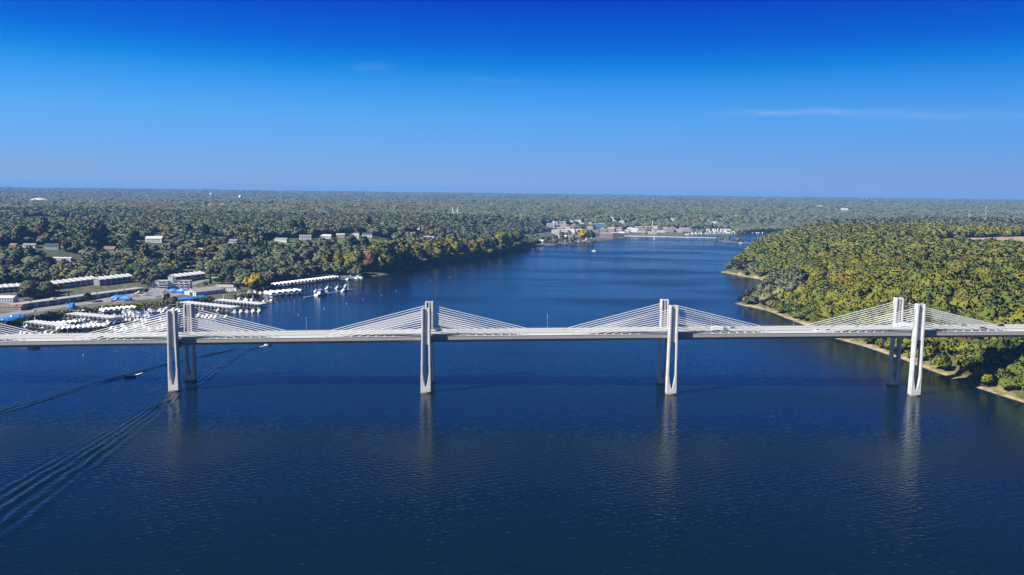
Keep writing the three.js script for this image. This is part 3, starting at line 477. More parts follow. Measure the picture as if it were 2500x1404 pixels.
// houses and other buildings on the bluff
const HOUSES = [
  ['dark-roofed white house between bushes under the leafy slope at the edge', 128, 607, { w: 22, h: 6, turn: 0.2, roof: M.roofDark }],
  ['house with a long low red roof at the picture edge', 28, 603, { w: 20, h: 3.6, roof: M.roofRed, wall: M.tan }], ['grey-roofed low house beside the red-roofed house', 74, 603, { w: 22, h: 3.6, roof: M.roofGrey }],
  ['house with a hipped purple-brown roof among dark trees', 268, 613, { w: 22, d: 14, h: 4, rh: 5, roof: M.roofBrown, wall: M.brick }],
  ['long white roof half hidden beside the tall straw-coloured trees', 152, 634, { w: 34, h: 3, rh: 1.5, roof: M.roofWhite }],
  ['big white house, lower half of the white hillside complex', 378, 590, { w: 30, d: 16, h: 6.5, rh: 4, wall: M.white, roof: M.roofWhite, turn: 0.1 }], ['blue-grey gabled house standing behind the white hillside complex', 381, 574, { w: 18, d: 14, h: 8, rh: 5, wall: M.white, roof: M.roofGrey, alongX: false }], ['white annex beside the white hillside complex', 330, 590, { w: 16, h: 5, wall: M.white, roof: M.roofWhite }],
  ['pale blue shed house beside the rust-coloured tree above the railway', 489, 617, { w: 14, h: 6, wall: M.siding, roof: M.roofLight }], ['low grey house among dark trees above the railway bend', 567, 592, { w: 22, h: 3.6, roof: M.roofGrey }],
  ['grey-roofed house at the start of the hilltop house row', 688, 589, { w: 28, h: 4, turn: -0.3, roof: M.roofGrey }], ['large white two-storey house with lawn, second in the hilltop row', 746, 585, { w: 24, d: 14, h: 7, wall: M.white, roof: M.roofGrey, turn: 0.15 }],
  ['white house with bright broad roof, third in the hilltop row', 795, 582, { w: 24, h: 5.5, wall: M.white, roof: M.roofWhite }], ['tan-walled house, fourth in the hilltop row', 832, 580, { w: 18, h: 6, wall: M.tan, roof: M.roofLight }],
  ['tall blue-white gabled house above the green lawn', 869, 579, { w: 16, d: 14, h: 8.5, rh: 5, wall: M.white, roof: M.roofGrey, alongX: false }], ['white house with dark porch at the edge of the green lawn', 897, 578, { w: 22, h: 6, wall: M.white, roof: M.roofDark }],
  ['white gabled house just past the green lawn', 962, 576, { w: 15, h: 7, wall: M.white, roof: M.roofGrey, alongX: false }], ['narrow white house between two gabled houses past the lawn', 984, 574, { w: 12, h: 8, wall: M.white, roof: M.roofDark, alongX: false }], ['white house with grey gable next to the long flat white house', 1003, 577, { w: 18, h: 7, wall: M.white, roof: M.roofGrey }],
  ['small white cottage above the hilltop house row', 915, 560, { w: 18, h: 5, wall: M.white, roof: M.roofLight }], ['white cottage behind the gabled houses', 940, 563, { w: 14, h: 5, wall: M.white, roof: M.roofGrey }], ['pale cottage uphill from the long flat white house', 1015, 566, { w: 18, h: 5, wall: M.siding, roof: M.roofWhite }],
  ['lone white house in the trees below the church', 1190, 556, { w: 15, h: 6, wall: M.white, roof: M.roofGrey }], ['white cottage high in the forest beyond the school roofs', 655, 546, { w: 15, h: 5, wall: M.white, roof: M.roofWhite }], ['pair-gabled white house in the trees between church and downtown', 1228, 540, { w: 16, h: 6, wall: M.white, roof: M.roofGrey }],
  ['white farmhouse at the far edge of the tan field', 2203, 575, { w: 24, h: 6, wall: M.white, roof: M.roofLight, clearR: 18 }], ['white barn beside the tan field road', 2326, 577, { w: 18, h: 6, wall: M.white, roof: M.roofWhite, clearR: 16 }], ['pale cottage under the trees behind the tan field', 2374, 574, { w: 16, h: 5, wall: M.siding, roof: M.roofGrey, clearR: 14 }], ['small grey house at the end of the tan field', 2450, 574, { w: 14, h: 4.5, wall: M.siding, roof: M.roofGrey, clearR: 14 }],
  ['low white lodge in the small clearing on the wooded bluff', 2392, 708, { w: 13, d: 7, h: 3, rh: 1.8, wall: M.white, roof: M.roofGrey, clearR: 13, chimney: false }], ['white cottage half hidden at the far upper side of the wooded bluff', 1755 + 735, 672, { w: 11, h: 4, wall: M.white, roof: M.roofGrey, clearR: 11 }],
];
for (const [label, px, py, o] of HOUSES) house(label, px, py, { ...o, group: 'houses among the trees' });
slab('long flat white single-storey house at the end of the hilltop row', 1038, 581, { w: 46, d: 14, h: 4, wall: M.white, roof: M.roofWhite, turn: -0.08, cat: 'house', name: 'house' });
slab('white flat-roofed school wing in the clearing on the hill', 196, 540, { w: 64, d: 24, h: 7, wall: M.white, roof: M.roofWhite, cat: 'school' });
slab('long dark flat-roofed school hall beside the white wing', 112, 538, { w: 96, d: 26, h: 9, wall: M.roofDark, roof: M.roofLight, cat: 'school' });
slab('pale office block among the trees at the picture edge', 22, 544, { w: 46, d: 24, h: 9, wall: M.siding, roof: M.roofWhite });
slab('brick school building with two dark chimneys in the far trees', 812, 534, { w: 62, d: 20, h: 12, wall: M.brick, roof: M.roofLight, floors: 2 });
slab('wide pale mansion in the far woods under the skyline', 530, 506, { w: 90, d: 30, h: 15, wall: M.pale, roof: M.roofLight, floors: 2, cols: 8 });
{ // white dome far off
  const p = at(97, 498), o = thing('sports_dome', 'big white inflated dome rising above the far woods', 'dome', p); addClear(p, 70);
  obj('dome', new THREE.SphereGeometry(1, 40, 14, 0, 6.2832, 0, Math.PI / 2).scale(54, 30, 54), M.white, o); obj('ring_beam', new THREE.CylinderGeometry(54.5, 55, 3, 40, 1, true).translate(0, 1.5, 0), M.roofLight, o); obj('vent', cyl(3, 2, 2, 0, 29.6, 0), M.white, o);
}
{ // white water towers far away
  for (const [px, py, label] of [[587, 486, 'small white water tower tip on the far woods under the skyline'], [516, 477, 'tiny white water tower nearest the skyline']]) {
    const p = at(px, py + 7), o = thing('water_tower', label, 'water tower', [p[0], p[1], p[2]], 0, 'far water towers'); obj('tank', new THREE.SphereGeometry(11, 16, 10).translate(0, 34, 0), M.white, o); obj('stem', cyl(3, 2.4, 28), M.white, o);
  }
}
{ // church with two spires
  const p = at(1118, 533), o = thing('church', 'grey stone church with two slender spires on the wooded hill', 'church', p); openings(p, 44, 36);
  obj('wall', box(58, 16, 20, 4, 6.5, 0), M.lilac, o); obj('roof', gable(58, 20, 9, 14.5).translate(4, 0, 0), M.roofGrey, o);
  for (const x of [-18, 0]) { obj('tower', box(5.5, 28, 5.5, x, 13, 12), M.lilac, o); const s = obj('spire', new THREE.ConeGeometry(3.6, 22, 8).translate(x, 38, 12), M.siding, o); obj('cross', mergeGeometries([box(0.4, 3, 0.4, x, 50, 12), box(1.6, 0.4, 0.4, x, 50.4, 12)]), M.steel, s); }
  for (let i = 0; i < 6; i++) obj('window', box(2, 6, 0.2, 6 + i * 4.6, 8, 10.1), M.glass, o);
}
{ // masts behind the tan field
  for (const [px, py, H, label] of [[2404, 563, 58, 'tall lattice radio mast with antenna racks behind the tan field'], [2364, 561, 46, 'shorter lattice radio mast behind the tan field']]) {
    const p = at(px, py - 9), o = thing('radio_mast', label, 'radio mast', [p[0], p[1], p[2]], 0, 'radio masts'), G = [], a = 1.3;
    for (const [x, z] of [[-a, -a], [a, -a], [0, a]]) G.push(bar([x, 0, z], [x * 0.3, H, z * 0.3], 0.18, 5)); obj('legs', G, M.steel, o);
    const B = []; for (let y = 2; y < H - 3; y += 4) { const k = 1 - 0.7 * y / H; B.push(bar([-a * k, y, -a * k], [a * k, y + 4, -a * k], 0.1, 4), bar([a * k, y, -a * k], [0, y + 4, a * k], 0.1, 4), bar([0, y, a * k], [-a * k, y + 4, -a * k], 0.1, 4)); } obj('bracing', B, M.steel, o);
    for (const y of [H - 2, H * 0.62]) obj('antenna_rack', [box(3.6, 1.8, 0.4, 0, y, 1.4), box(0.4, 1.8, 3.6, 1.4, y, 0)], M.white, o);
  }
}
// ---------------------------------------------------------------- downtown
{
  const r = rng(515), mats = [[M.brick, 'brick-red'], [M.tan, 'tan'], [M.lilac, 'grey'], [M.pale, 'cream'], [M.siding, 'pale'], [M.brick, 'brick-red'], [M.roofDark, 'dark']], roofs = [[M.roofLight, 'light-roofed'], [M.roofGrey, 'grey-roofed'], [M.roofWhite, 'white-roofed'], [M.roofLight, 'light-roofed']];
  const rows = [['waterfront', [1352, 584], [1420, 582], 4, 9], ['first street', [1350, 577], [1528, 573], 9, 10], ['second street', [1348, 570], [1560, 567], 11, 11], ['third street', [1342, 563], [1520, 560], 10, 10], ['fourth street', [1335, 556], [1428, 553], 5, 11], ['fifth street', [1345, 549], [1420, 546], 4, 11], ['upper street', [1530, 561], [1650, 558], 6, 10], ['riverside park', [1556, 567], [1690, 566], 6, 9], ['north end', [1700, 557], [1790, 554], 6, 11], ['north end upper', [1706, 549], [1752, 547], 3, 11]];
  for (const [row, a, b, n, h] of rows) for (let i = 0; i < n; i++) {
    const t = (i + 0.5) / n, px = lerp(a[0], b[0], t), py = lerp(a[1], b[1], t) + (r() - 0.5) * 1.5, p = at(px, py), step = (b[0] - a[0]) / n / FOCAL * -p[2], w = step * (0.85 + 0.25 * r()), m = mats[Math.floor(r() * mats.length)], q = roofs[Math.floor(r() * 4)], hh = h * (0.8 + 0.7 * r()), d = 14 + 14 * r();
    const label = `${m[1]} ${q[1]} building, ${ord(i + 1)} in the downtown ${row} row from the tour boats`, turn = -0.28 + (r() - 0.5) * 0.2;
    if (r() < 0.25) house(label, px, py, { w: w * 0.8, d: 12, h: hh * 0.7, rh: 4, wall: m[0], roof: q[0], turn, alongX: r() < 0.5, clearR: w * 0.7, group: 'downtown buildings', cat: 'building', name: 'town_house' });
    else slab(label, px, py, { w, d, h: hh, wall: m[0], roof: q[0], turn, floors: hh > 7 ? 2 : 1, clearR: w * 0.65, group: 'downtown buildings' });
  }
  slab('blue-glass office block with ribbed front behind the downtown streets', 1462, 558, { w: 52, d: 18, h: 19, wall: M.blueGlass, roof: M.roofWhite, floors: 4, cols: 12, turn: -0.1, winMat: M.glass });
  slab('tall cream stair block attached beside the blue office block', 1440, 558, { w: 14, d: 16, h: 23, wall: M.pale, roof: M.roofWhite, floors: 4, cols: 2, turn: -0.1 });
  slab('wide dark-glass hotel by the river lawn', 1512, 578, { w: 52, d: 22, h: 13, wall: M.roofDark, roof: M.roofWhite, floors: 3, turn: -0.15 });
  slab('brick-red warehouse beside the dark-glass hotel', 1480, 580, { w: 44, d: 20, h: 14, wall: M.brick, roof: M.roofLight, floors: 3, turn: -0.15 });
  slab('dark long-roofed hall above the river park', 1566, 566, { w: 60, d: 22, h: 12, wall: M.roofDark, roof: M.roofWhite, floors: 2, turn: -0.12 });
  slab('cream depot with white roof by the lift bridge end', 1592, 571, { w: 36, d: 18, h: 9, wall: M.pale, roof: M.roofWhite, floors: 2, turn: -0.12 });
  slab('tan lumber-mill block near the distant marina', 1640, 565, { w: 34, d: 20, h: 14, wall: M.tan, roof: M.roofLight, floors: 3, turn: -0.12 });
  slab('grey long mill hall beside the tan mill block', 1672, 563, { w: 44, d: 18, h: 12, wall: M.lilac, roof: M.roofGrey, floors: 2, turn: -0.12 });
  house('dull steep-roofed grey chapel at the hillside edge of downtown', 1348, 556, { w: 44, d: 18, h: 9, rh: 9, wall: M.lilac, roof: M.roofGrey, turn: 0.2, cat: 'church', name: 'chapel', chimney: false });
  house('long grey-roofed hall between the chapel and the smokestack', 1366, 558, { w: 46, d: 22, h: 9, rh: 7, wall: M.lilac, roof: M.roofGrey, turn: -0.1, cat: 'building', name: 'hall', chimney: false });
  { const p = at(1352, 559), o = thing('steeple', 'pointed pale steeple beside the grey chapel', 'steeple', p); obj('tower', box(6, 22, 6, 0, 11, 0), M.lilac, o); obj('spire', new THREE.ConeGeometry(4, 14, 8).translate(0, 29, 0), M.siding, o); }
  { const p = at(1593, 560), o = thing('smokestack', 'tall slim cream smokestack above the depot', 'chimney', p); obj('shaft', cyl(2.6, 1.9, 36, 0, 0, 0, 14), M.pale, o); obj('rim', cyl(2.3, 2.3, 1, 0, 35.6, 0, 14), M.brick, o); }
  { const p = at(1380, 560), o = thing('smokestack', 'slim white stack between grey hall and brick blocks', 'chimney', p); obj('shaft', cyl(2.2, 1.6, 28, 0, 0, 0, 14), M.white, o); obj('rim', cyl(1.9, 1.9, 0.8, 0, 27.6, 0, 14), M.lilac, o); }
  house('grey-roofed waterside boathouse on the wooded point below downtown', 1312, 594, { w: 34, d: 14, h: 7, rh: 4, wall: M.lilac, roof: M.roofWhite, turn: -0.1, cat: 'boathouse', name: 'boathouse', chimney: false, clearR: 26 });
  for (const [i, [px, py]] of [[1498, 544], [1518, 545], [1493, 537], [1540, 545], [1758, 540], [1730, 530], [1520, 550], [1640, 540]].entries()) house(`small white hillside house, ${ord(i + 1)} of the white specks above the far end of downtown`, px, py, { w: 20, h: 9, rh: 6, wall: M.white, roof: M.roofWhite, alongX: false, clearR: 20, group: 'white hillside houses above downtown' });
  for (const [i, [px, py]] of [[1290, 494], [1330, 494], [1368, 494], [1378, 495], [2030, 515], [2045, 514], [2062, 516], [2000, 508]].entries()) house(`tiny pale building in the far woods, ${ord(i + 1)} along under the skyline from the church`, px, py, { w: 38, d: 24, h: 14, rh: 5, wall: M.white, roof: M.roofWhite, chimney: false, clearR: 50, group: 'tiny pale buildings in the far woods' });
}
{ // roofs scattered through the woods of the far bank
  const r = rng(3131); let n = 0, tries = 0; const wl = [[M.white, 'white'], [M.siding, 'pale'], [M.tan, 'tan'], [M.white, 'white'], [M.brick, 'brick']], rf = [[M.roofGrey, 'grey'], [M.roofLight, 'light'], [M.roofBrown, 'brown'], [M.roofWhite, 'white'], [M.roofDark, 'dark']];
  while (n < 64 && tries++ < 900) { const px = 10 + r() * 1260, py = 512 + r() * 92, p = at(px, py), L = land(p[0], p[2]); if (L.side || L.b < 260 || clear.some(c => Math.hypot(c[0] - p[0], c[1] - p[2]) < 45)) continue; const w = wl[Math.floor(r() * 5)], q = rf[Math.floor(r() * 5)]; n++; house(`${w[1]} house with ${q[1]} roof in the far-bank woods, ${ord(n)} of those scattered roofs`, px, py, { w: 17 + 10 * r(), d: 12, h: 7 + 2 * r(), rh: 4 + 2 * r(), wall: w[0], roof: q[0], turn: (r() - 0.5) * 1.4, alongX: r() < 0.6, clearR: 22, group: 'house roofs scattered through the far-bank woods' }); }
}
{ // old lift bridge across the far reach
  const a = lvl(1524, 583), b = lvl(1748, 588), dx = b[0] - a[0], dz = b[2] - a[2], L = Math.hypot(dx, dz), o = thing('lift_bridge', 'low white old bridge on squat piers with a lift span across the far river', 'bridge', [a[0], 0, a[2]], Math.atan2(-dz, dx)), H = 9.5;
  obj('deck', box(L, 2, 9, L / 2, H, 0), M.siding, o); obj('parapet', [box(L, 1.0, 0.3, L / 2, H + 1.35, 4.3), box(L, 1.0, 0.3, L / 2, H + 1.35, -4.3)], M.steel, o);
  for (let i = 0; i <= 6; i++) { const t = [0.06, 0.2, 0.33, 0.465, 0.6, 0.74, 0.87][i]; obj('pier', [box(4.2, H, 7, L * t, H / 2 - 1, 0), box(6, 3, 9, L * t, 0.4, 0)], i === 2 ? M.pale : M.roofDark, o); }
  for (const [i, t] of [0.2, 0.33].entries()) { const G = []; for (const [x, z] of [[-2, -4], [2, -4], [-2, 4], [2, 4]]) G.push(bar([L * t + x, H, z], [L * t + x * 0.7, H + 24, z], 0.32, 5)); for (let y = 0; y < 24; y += 4.8) G.push(bar([L * t - 2, H + y, 4], [L * t + 2, H + y + 4.8, 4], 0.2, 4), bar([L * t + 2, H + y, -4], [L * t - 2, H + y + 4.8, -4], 0.2, 4), bar([L * t, H + y + 4.8, 4], [L * t, H + y + 4.8, -4], 0.2, 4)); obj('lift_tower', G, i ? M.roofLight : M.steel, o); }
  obj('lift_span', [bar([L * 0.2, H + 7, 4], [L * 0.33, H + 7, 4], 0.3, 5), bar([L * 0.2, H + 7, -4], [L * 0.33, H + 7, -4], 0.3, 5)], M.steel, o);
}
// ---------------------------------------------------------------- boats and the marina
function hullGeo(L, B, H, sheer = 0.35, taper = 0.45) { // pointed bow at +x, waterline at y = 0
  const N = 12, P = [], st = []; for (let i = 0; i <= N; i++) { const t = i / N, b = B / 2 * (t < 0.55 ? 0.92 + 0.08 * t / 0.55 : Math.sqrt(Math.max(0.0006, 1 - ((t - 0.55) / 0.45) ** 2.1))), y = H * (1 + sheer * t * t), x = (t - 0.5) * L; st.push([[x, y, -b], [x - 0.02 * L * t, 0.25 * H, -b * 0.86], [x - taper * 0.12 * L * t, -0.35, -b * 0.4], [x - taper * 0.12 * L * t, -0.35, b * 0.4], [x - 0.02 * L * t, 0.25 * H, b * 0.86], [x, y, b]]); }
  const q = (a, b, c, d) => P.push(...a, ...b, ...c, ...a, ...c, ...d);
  for (let i = 0; i < N; i++) { for (let k = 0; k < 5; k++) q(st[i][k], st[i + 1][k], st[i + 1][k + 1], st[i][k + 1]); q(st[i][5], st[i + 1][5], st[i + 1][0], st[i][0]); }
  const s = st[0]; for (let k = 1; k < 5; k++) P.push(...s[0], ...s[k], ...s[k + 1]); return tri(P);
}
function boatProto(name, L, B, H, kind, hullMat) {
  const o = new THREE.Group(); o.name = name; o.userData = { category: 'boat' };
  obj('hull', hullGeo(L, B, H), hullMat, o);
  if (kind === 'runabout') { obj('cockpit', box(L * 0.34, 0.12, B * 0.66, -L * 0.18, H * 1.08, 0), M.wood, o); obj('windscreen', extrude([[0, 0], [-0.5, 0.6], [-0.4, 0.6], [0.2, 0]], B * 0.7).translate(L * 0.06, H * 1.08, 0), M.glass, o); obj('outboard', box(0.5, 0.9, 0.5, -L * 0.5 - 0.15, H * 0.8, 0), M.dark, o); }
  if (kind === 'canvas') { obj('cover', extrude([[-L * 0.42, 0], [-L * 0.35, 0.9], [L * 0.02, 1.15], [L * 0.32, 0.2], [L * 0.34, 0]], B * 0.82, 0.12).translate(0, H * 1.05, 0), M.blue, o); }
  if (kind === 'cruiser' || kind === 'yacht') {
    const k = kind === 'yacht' ? 1.25 : 1; obj('cabin', extrude([[-L * 0.28, 0], [-L * 0.24, 1.35 * k], [L * 0.10, 1.35 * k], [L * 0.26, 0.35], [L * 0.36, 0.1], [L * 0.36, 0]], B * 0.72, 0.1).translate(0, H * 1.05, 0), M.white, o);
    obj('windows', extrude([[-L * 0.22, 0.6 * k], [-L * 0.21, 1.1 * k], [L * 0.09, 1.1 * k], [L * 0.16, 0.6 * k]], B * 0.74, 0.02).translate(0, H * 1.05, 0), M.glass, o);
    obj('flybridge', [extrude([[-L * 0.2, 0], [-L * 0.2, 0.55 * k], [L * 0.02, 0.55 * k], [L * 0.07, 0]], B * 0.6, 0.05).translate(0, H * 1.05 + 1.38 * k, 0)], kind === 'yacht' ? M.blue : M.white, o);
    if (kind === 'yacht') { obj('hardtop', box(L * 0.2, 0.12, B * 0.62, -L * 0.1, H * 1.05 + 3.6, 0), M.white, o); obj('mast', [bar([-L * 0.12, H + 2.4, 0], [-L * 0.16, H + 5.6, 0], 0.09)], M.white, o); obj('rail', [bar([L * 0.1, H * 1.75, B * 0.42], [L * 0.48, H * 2.0, 0.1], 0.05), bar([L * 0.1, H * 1.75, -B * 0.42], [L * 0.48, H * 2.0, -0.1], 0.05)], M.steel, o); }
  }
  return o;
}
const BOATS = [['motor_boat', boatProto('motor_boat', 7, 2.5, 0.9, 'runabout', M.white), 'white open motor boat'], ['cabin_cruiser', boatProto('cabin_cruiser', 9.5, 3.2, 1.2, 'cruiser', M.white), 'white cabin cruiser'], ['motor_boat', boatProto('motor_boat', 7.5, 2.6, 0.9, 'canvas', M.white), 'white boat under blue cover'], ['motor_boat', boatProto('motor_boat', 7.5, 2.6, 1.0, 'runabout', M.hullDark), 'dark-hulled motor boat'], ['cabin_cruiser', boatProto('cabin_cruiser', 11, 3.6, 1.35, 'cruiser', M.white), 'large white cabin cruiser']];
function boat(k, p, turn, where, group, scale) { const [name, proto, what] = BOATS[k]; return dup(proto, name, p, turn, `${what} ${where}`, group, scale); }

function shelter(label, where, a, b, n, depth = 12, boatsIn = true, rise = 2.9, seed = 1) { // floating dock under a row of arched white covers; a to b in pixels along the open front
  const { p, len, turn } = spanOf(a, b, 0), o = thing('boat_shelter', label, 'boat shelter', p, turn, 'white arched boat shelters in the marina'), u = len / n, r = rng(seed);
  const arc = new THREE.Shape(), R = u / 2 * 0.99, S = Math.min(R * 0.95, 3.2); arc.absellipse(0, 0, R, S, 0, Math.PI, false); arc.lineTo(-R + 0.14, 0); const inner = []; for (let i = 0; i <= 12; i++) { const t = Math.PI - Math.PI * i / 12; inner.push([Math.cos(t) * (R - 0.14), Math.sin(t) * (S - 0.14)]); } for (const q of inner) arc.lineTo(...q); arc.closePath();
  const bay = extrude(arc, depth).translate(0, rise, -depth / 2), hoop = new THREE.TorusGeometry(1, 0.05, 6, 14, Math.PI).scale(R - 0.05, S - 0.05, 2).translate(0, rise, 0.05);
  for (let i = 0; i < n; i++) { const m = obj('roof_bay', bay, M.fabric, o); m.position.set((i + 0.5) * u, 0, 0); obj('arch_rim', hoop, M.wood, m); }
  const posts = [], fingers = []; for (let i = 0; i <= n; i++) for (const z of [-0.3, -depth / 2, -depth + 0.3]) posts.push(box(0.16, rise + 0.2, 0.16, i * u, rise / 2, z)); for (let i = 0; i <= n; i++) fingers.push(box(0.8, 0.3, depth + 1.5, i * u, 0.45, -depth / 2 + 0.75));
  obj('posts', posts, M.white, o); obj('walkway', [box(len + 2, 0.4, 1.8, len / 2, 0.4, -depth - 0.6), ...fingers], M.roofLight, o);
  const c = Math.cos(turn), s = Math.sin(turn);
  if (boatsIn) for (let i = 0; i < n; i++) { if (r() < 0.12) continue; const k = [0, 0, 3, 1, 2][Math.floor(r() * 5)], lx = (i + 0.5) * u, lz = -depth * 0.38 + r() * 2.2, sc = Math.min(1, u * 0.8 / [2.5, 3.2, 2.6, 2.6][k]); boat(k, [p[0] + lx * c + lz * s, 0, p[2] - lx * s + lz * c], turn - Math.PI / 2 + (r() < 0.3 ? Math.PI : 0), `in the ${ord(i + 1)} bay of ${where}`, 'boats kept under the arched shelters', [sc, sc, sc]); }
  return o;
}
shelter('longest white arched shelter, running along the wooded bank', 'the longest shelter', [653, 706], [832, 683], 21, 16, true, 3.2, 11);
shelter('high white arched shelter with wide bays, in front of the longest shelter', 'the wide-bayed shelter', [662, 727], [745, 719], 6, 20, true, 4.2, 12);
shelter('white arched shelter with a dozen bays beyond the left-hand towers of the first pair', 'the outer dozen-bay shelter', [518, 743], [630, 754], 13, 16, true, 3, 13);
shelter('white arched shelter directly behind the tower tops of the first pair', 'the tower-top shelter', [432, 749], [562, 763], 14, 16, true, 3, 14);
shelter('short smooth white arched shelter below the reed bank', 'the reed bank shelter', [253, 767], [340, 759], 7, 16, true, 2.8, 15);
shelter('smallest white arched shelter behind the shrubs of the near bank', 'the smallest shelter', [164, 770], [208, 768], 4, 10, false, 2.8, 16);
shelter('white arched shelter slanting across the middle of the boat basin', 'the slanting mid-basin shelter', [156, 778], [270, 789], 11, 16, true, 2.8, 17);
shelter('white arched shelter beside the near shrub bank, partly behind the bridge rail', 'the shrub bank shelter', [56, 798], [146, 810], 9, 14, true, 2.8, 18);
shelter('broad white arched shelter just above the bridge rail', 'the broad rail-side shelter', [138, 814], [264, 805], 10, 18, true, 2.8, 19);
shelter('white arched shelter behind the broad one above the bridge rail', 'the back rail-side shelter', [132, 801], [196, 795], 5, 14, false, 2.8, 20);

function pier(label, where, a, b, n, seed, both = true) { // open floating pier with boats moored on fingers
  const { p, len, turn } = spanOf(a, b, 0), o = thing('floating_pier', label, 'pier', p, turn, 'open floating piers in the marina'), r = rng(seed), u = len / n, G = [];
  obj('walkway', box(len, 0.4, 1.7, len / 2, 0.4, 0), M.roofLight, o); for (let i = 0; i <= n; i++) G.push(box(0.6, 0.3, both ? 18 : 9, i * u, 0.4, both ? 0 : 4.5)); obj('fingers', G, M.roofLight, o);
  const c = Math.cos(turn), s = Math.sin(turn);
  for (let i = 0; i < n; i++) for (const side of both ? [-1, 1] : [1]) { if (r() < 0.06) continue; const k = [0, 1, 1, 2, 3, 4][Math.floor(r() * 6)], lx = (i + 0.5) * u, lz = side * (5.4 + r() * 0.8), sc = Math.min(1.2, u * 0.82 / [2.5, 3.2, 2.6, 2.6, 3.6][k]); boat(k, [p[0] + lx * c + lz * s, 0, p[2] - lx * s + lz * c], turn + (side > 0 ? -Math.PI / 2 : Math.PI / 2) + (r() < 0.5 ? Math.PI : 0), `moored ${ord(i + 1)} out${both ? ', ' + (side > 0 ? 'near' : 'far') + ' side' : ''} of ${where}`, 'boats moored at the open piers', [sc, sc, sc]); }
}
pier('open pier with boats in front of the reed bank shelter', 'the reed bank pier', [226, 775], [372, 772], 16, 31);
pier('open pier with boats across the middle of the basin', 'the mid-basin pier', [262, 786], [404, 784], 15, 32);
pier('open pier with boats just behind the bridge cables', 'the pier behind the cables', [280, 799], [420, 796], 14, 33);
pier('open pier with boats beside the first tower top', 'the tower-side pier', [384, 757], [436, 764], 6, 34);
pier('open pier in front of the shelter behind the tower tops', 'the tower-top pier', [440, 766], [566, 776], 12, 35, false);
pier('open pier in front of the dozen-bay shelter', 'the dozen-bay shelter pier', [566, 763], [640, 761], 5, 36, false);
pier('open pier reaching past the tall white piles', 'the tall-pile pier', [572, 734], [664, 740], 6, 37);
pier('open pier between the boat sheds and the high shelter', 'the boat shed pier', [602, 718], [668, 716], 5, 38);
pier('open pier at the outer end of the longest shelter', 'the longest shelter pier', [836, 682], [884, 679], 4, 39);
pier('open pier with boats at the shrub bank end of the basin', 'the shrub bank pier', [150, 792], [262, 797], 11, 41);
pier('open pier with boats along the reed bank', 'the reed edge pier', [300, 766], [424, 757], 12, 42);
pier('open pier with boats next to the bridge rail', 'the rail-side pier', [262, 808], [400, 806], 12, 43);
pier('short open pier with boats under the near shrub bank', 'the short near pier', [64, 814], [134, 822], 6, 44);
{ // outer breakwater pier with big yachts
  const { p, len, turn } = spanOf([742, 727], [862, 707], 0), o = thing('floating_pier', 'long outer pier carrying the big white yachts', 'pier', p, turn, 'open floating piers in the marina'); obj('walkway', box(len, 0.5, 2.2, len / 2, 0.5, 0), M.roofLight, o); obj('bollards', Array.from({ length: 10 }, (_, i) => cyl(0.15, 0.15, 0.5, len * (i + 0.5) / 10, 0.7, 0.8, 6)), M.steel, o);
  const yacht = boatProto('motor_yacht', 17, 4.9, 1.9, 'yacht', M.white);
  [[785, 721, 1.55, 'very large white motor yacht, biggest boat at the outer pier'], [842, 711, 1.0, 'white motor yacht at the tip of the outer pier'], [802, 705, 0.85, 'white motor yacht behind the biggest yacht'], [826, 704, 0.8, 'white motor yacht with a mast behind the outer pier'], [852, 683, 0.8, 'white motor yacht by the wooded point'], [773, 712, 0.7, 'small white yacht inside the outer pier'], [846, 699, 0.7, 'small white yacht by the tip of the outer pier']].forEach(([px, py, sc, l]) => dup(yacht, 'motor_yacht', lvl(px, py), turn + 0.06, l, 'motor yachts at the outer pier', [sc, sc, sc]));
}
{ // tall white mooring piles
  const o = new THREE.Group(); obj('shaft', cyl(0.42, 0.4, 8.2, 0, -1, 0, 10), M.white, o); obj('cap', new THREE.ConeGeometry(0.5, 0.6, 10).translate(0, 7.5, 0), M.white, o); o.userData = { category: 'mooring pile' };
  [[250, 761], [301, 756], [353, 771], [220, 776], [279, 786], [328, 782], [86, 790], [546, 732], [582, 728], [605, 724], [618, 735], [651, 741], [822, 711], [850, 705], [856, 680], [433, 750], [563, 760], [646, 707], [160, 800], [410, 776]].forEach(([px, py], i) => dup(o, 'mooring_pile', lvl(px, py), 0, `tall white mooring pile, ${ord(i + 1)} counted from the reed bank shelter`, 'white mooring piles'));
}
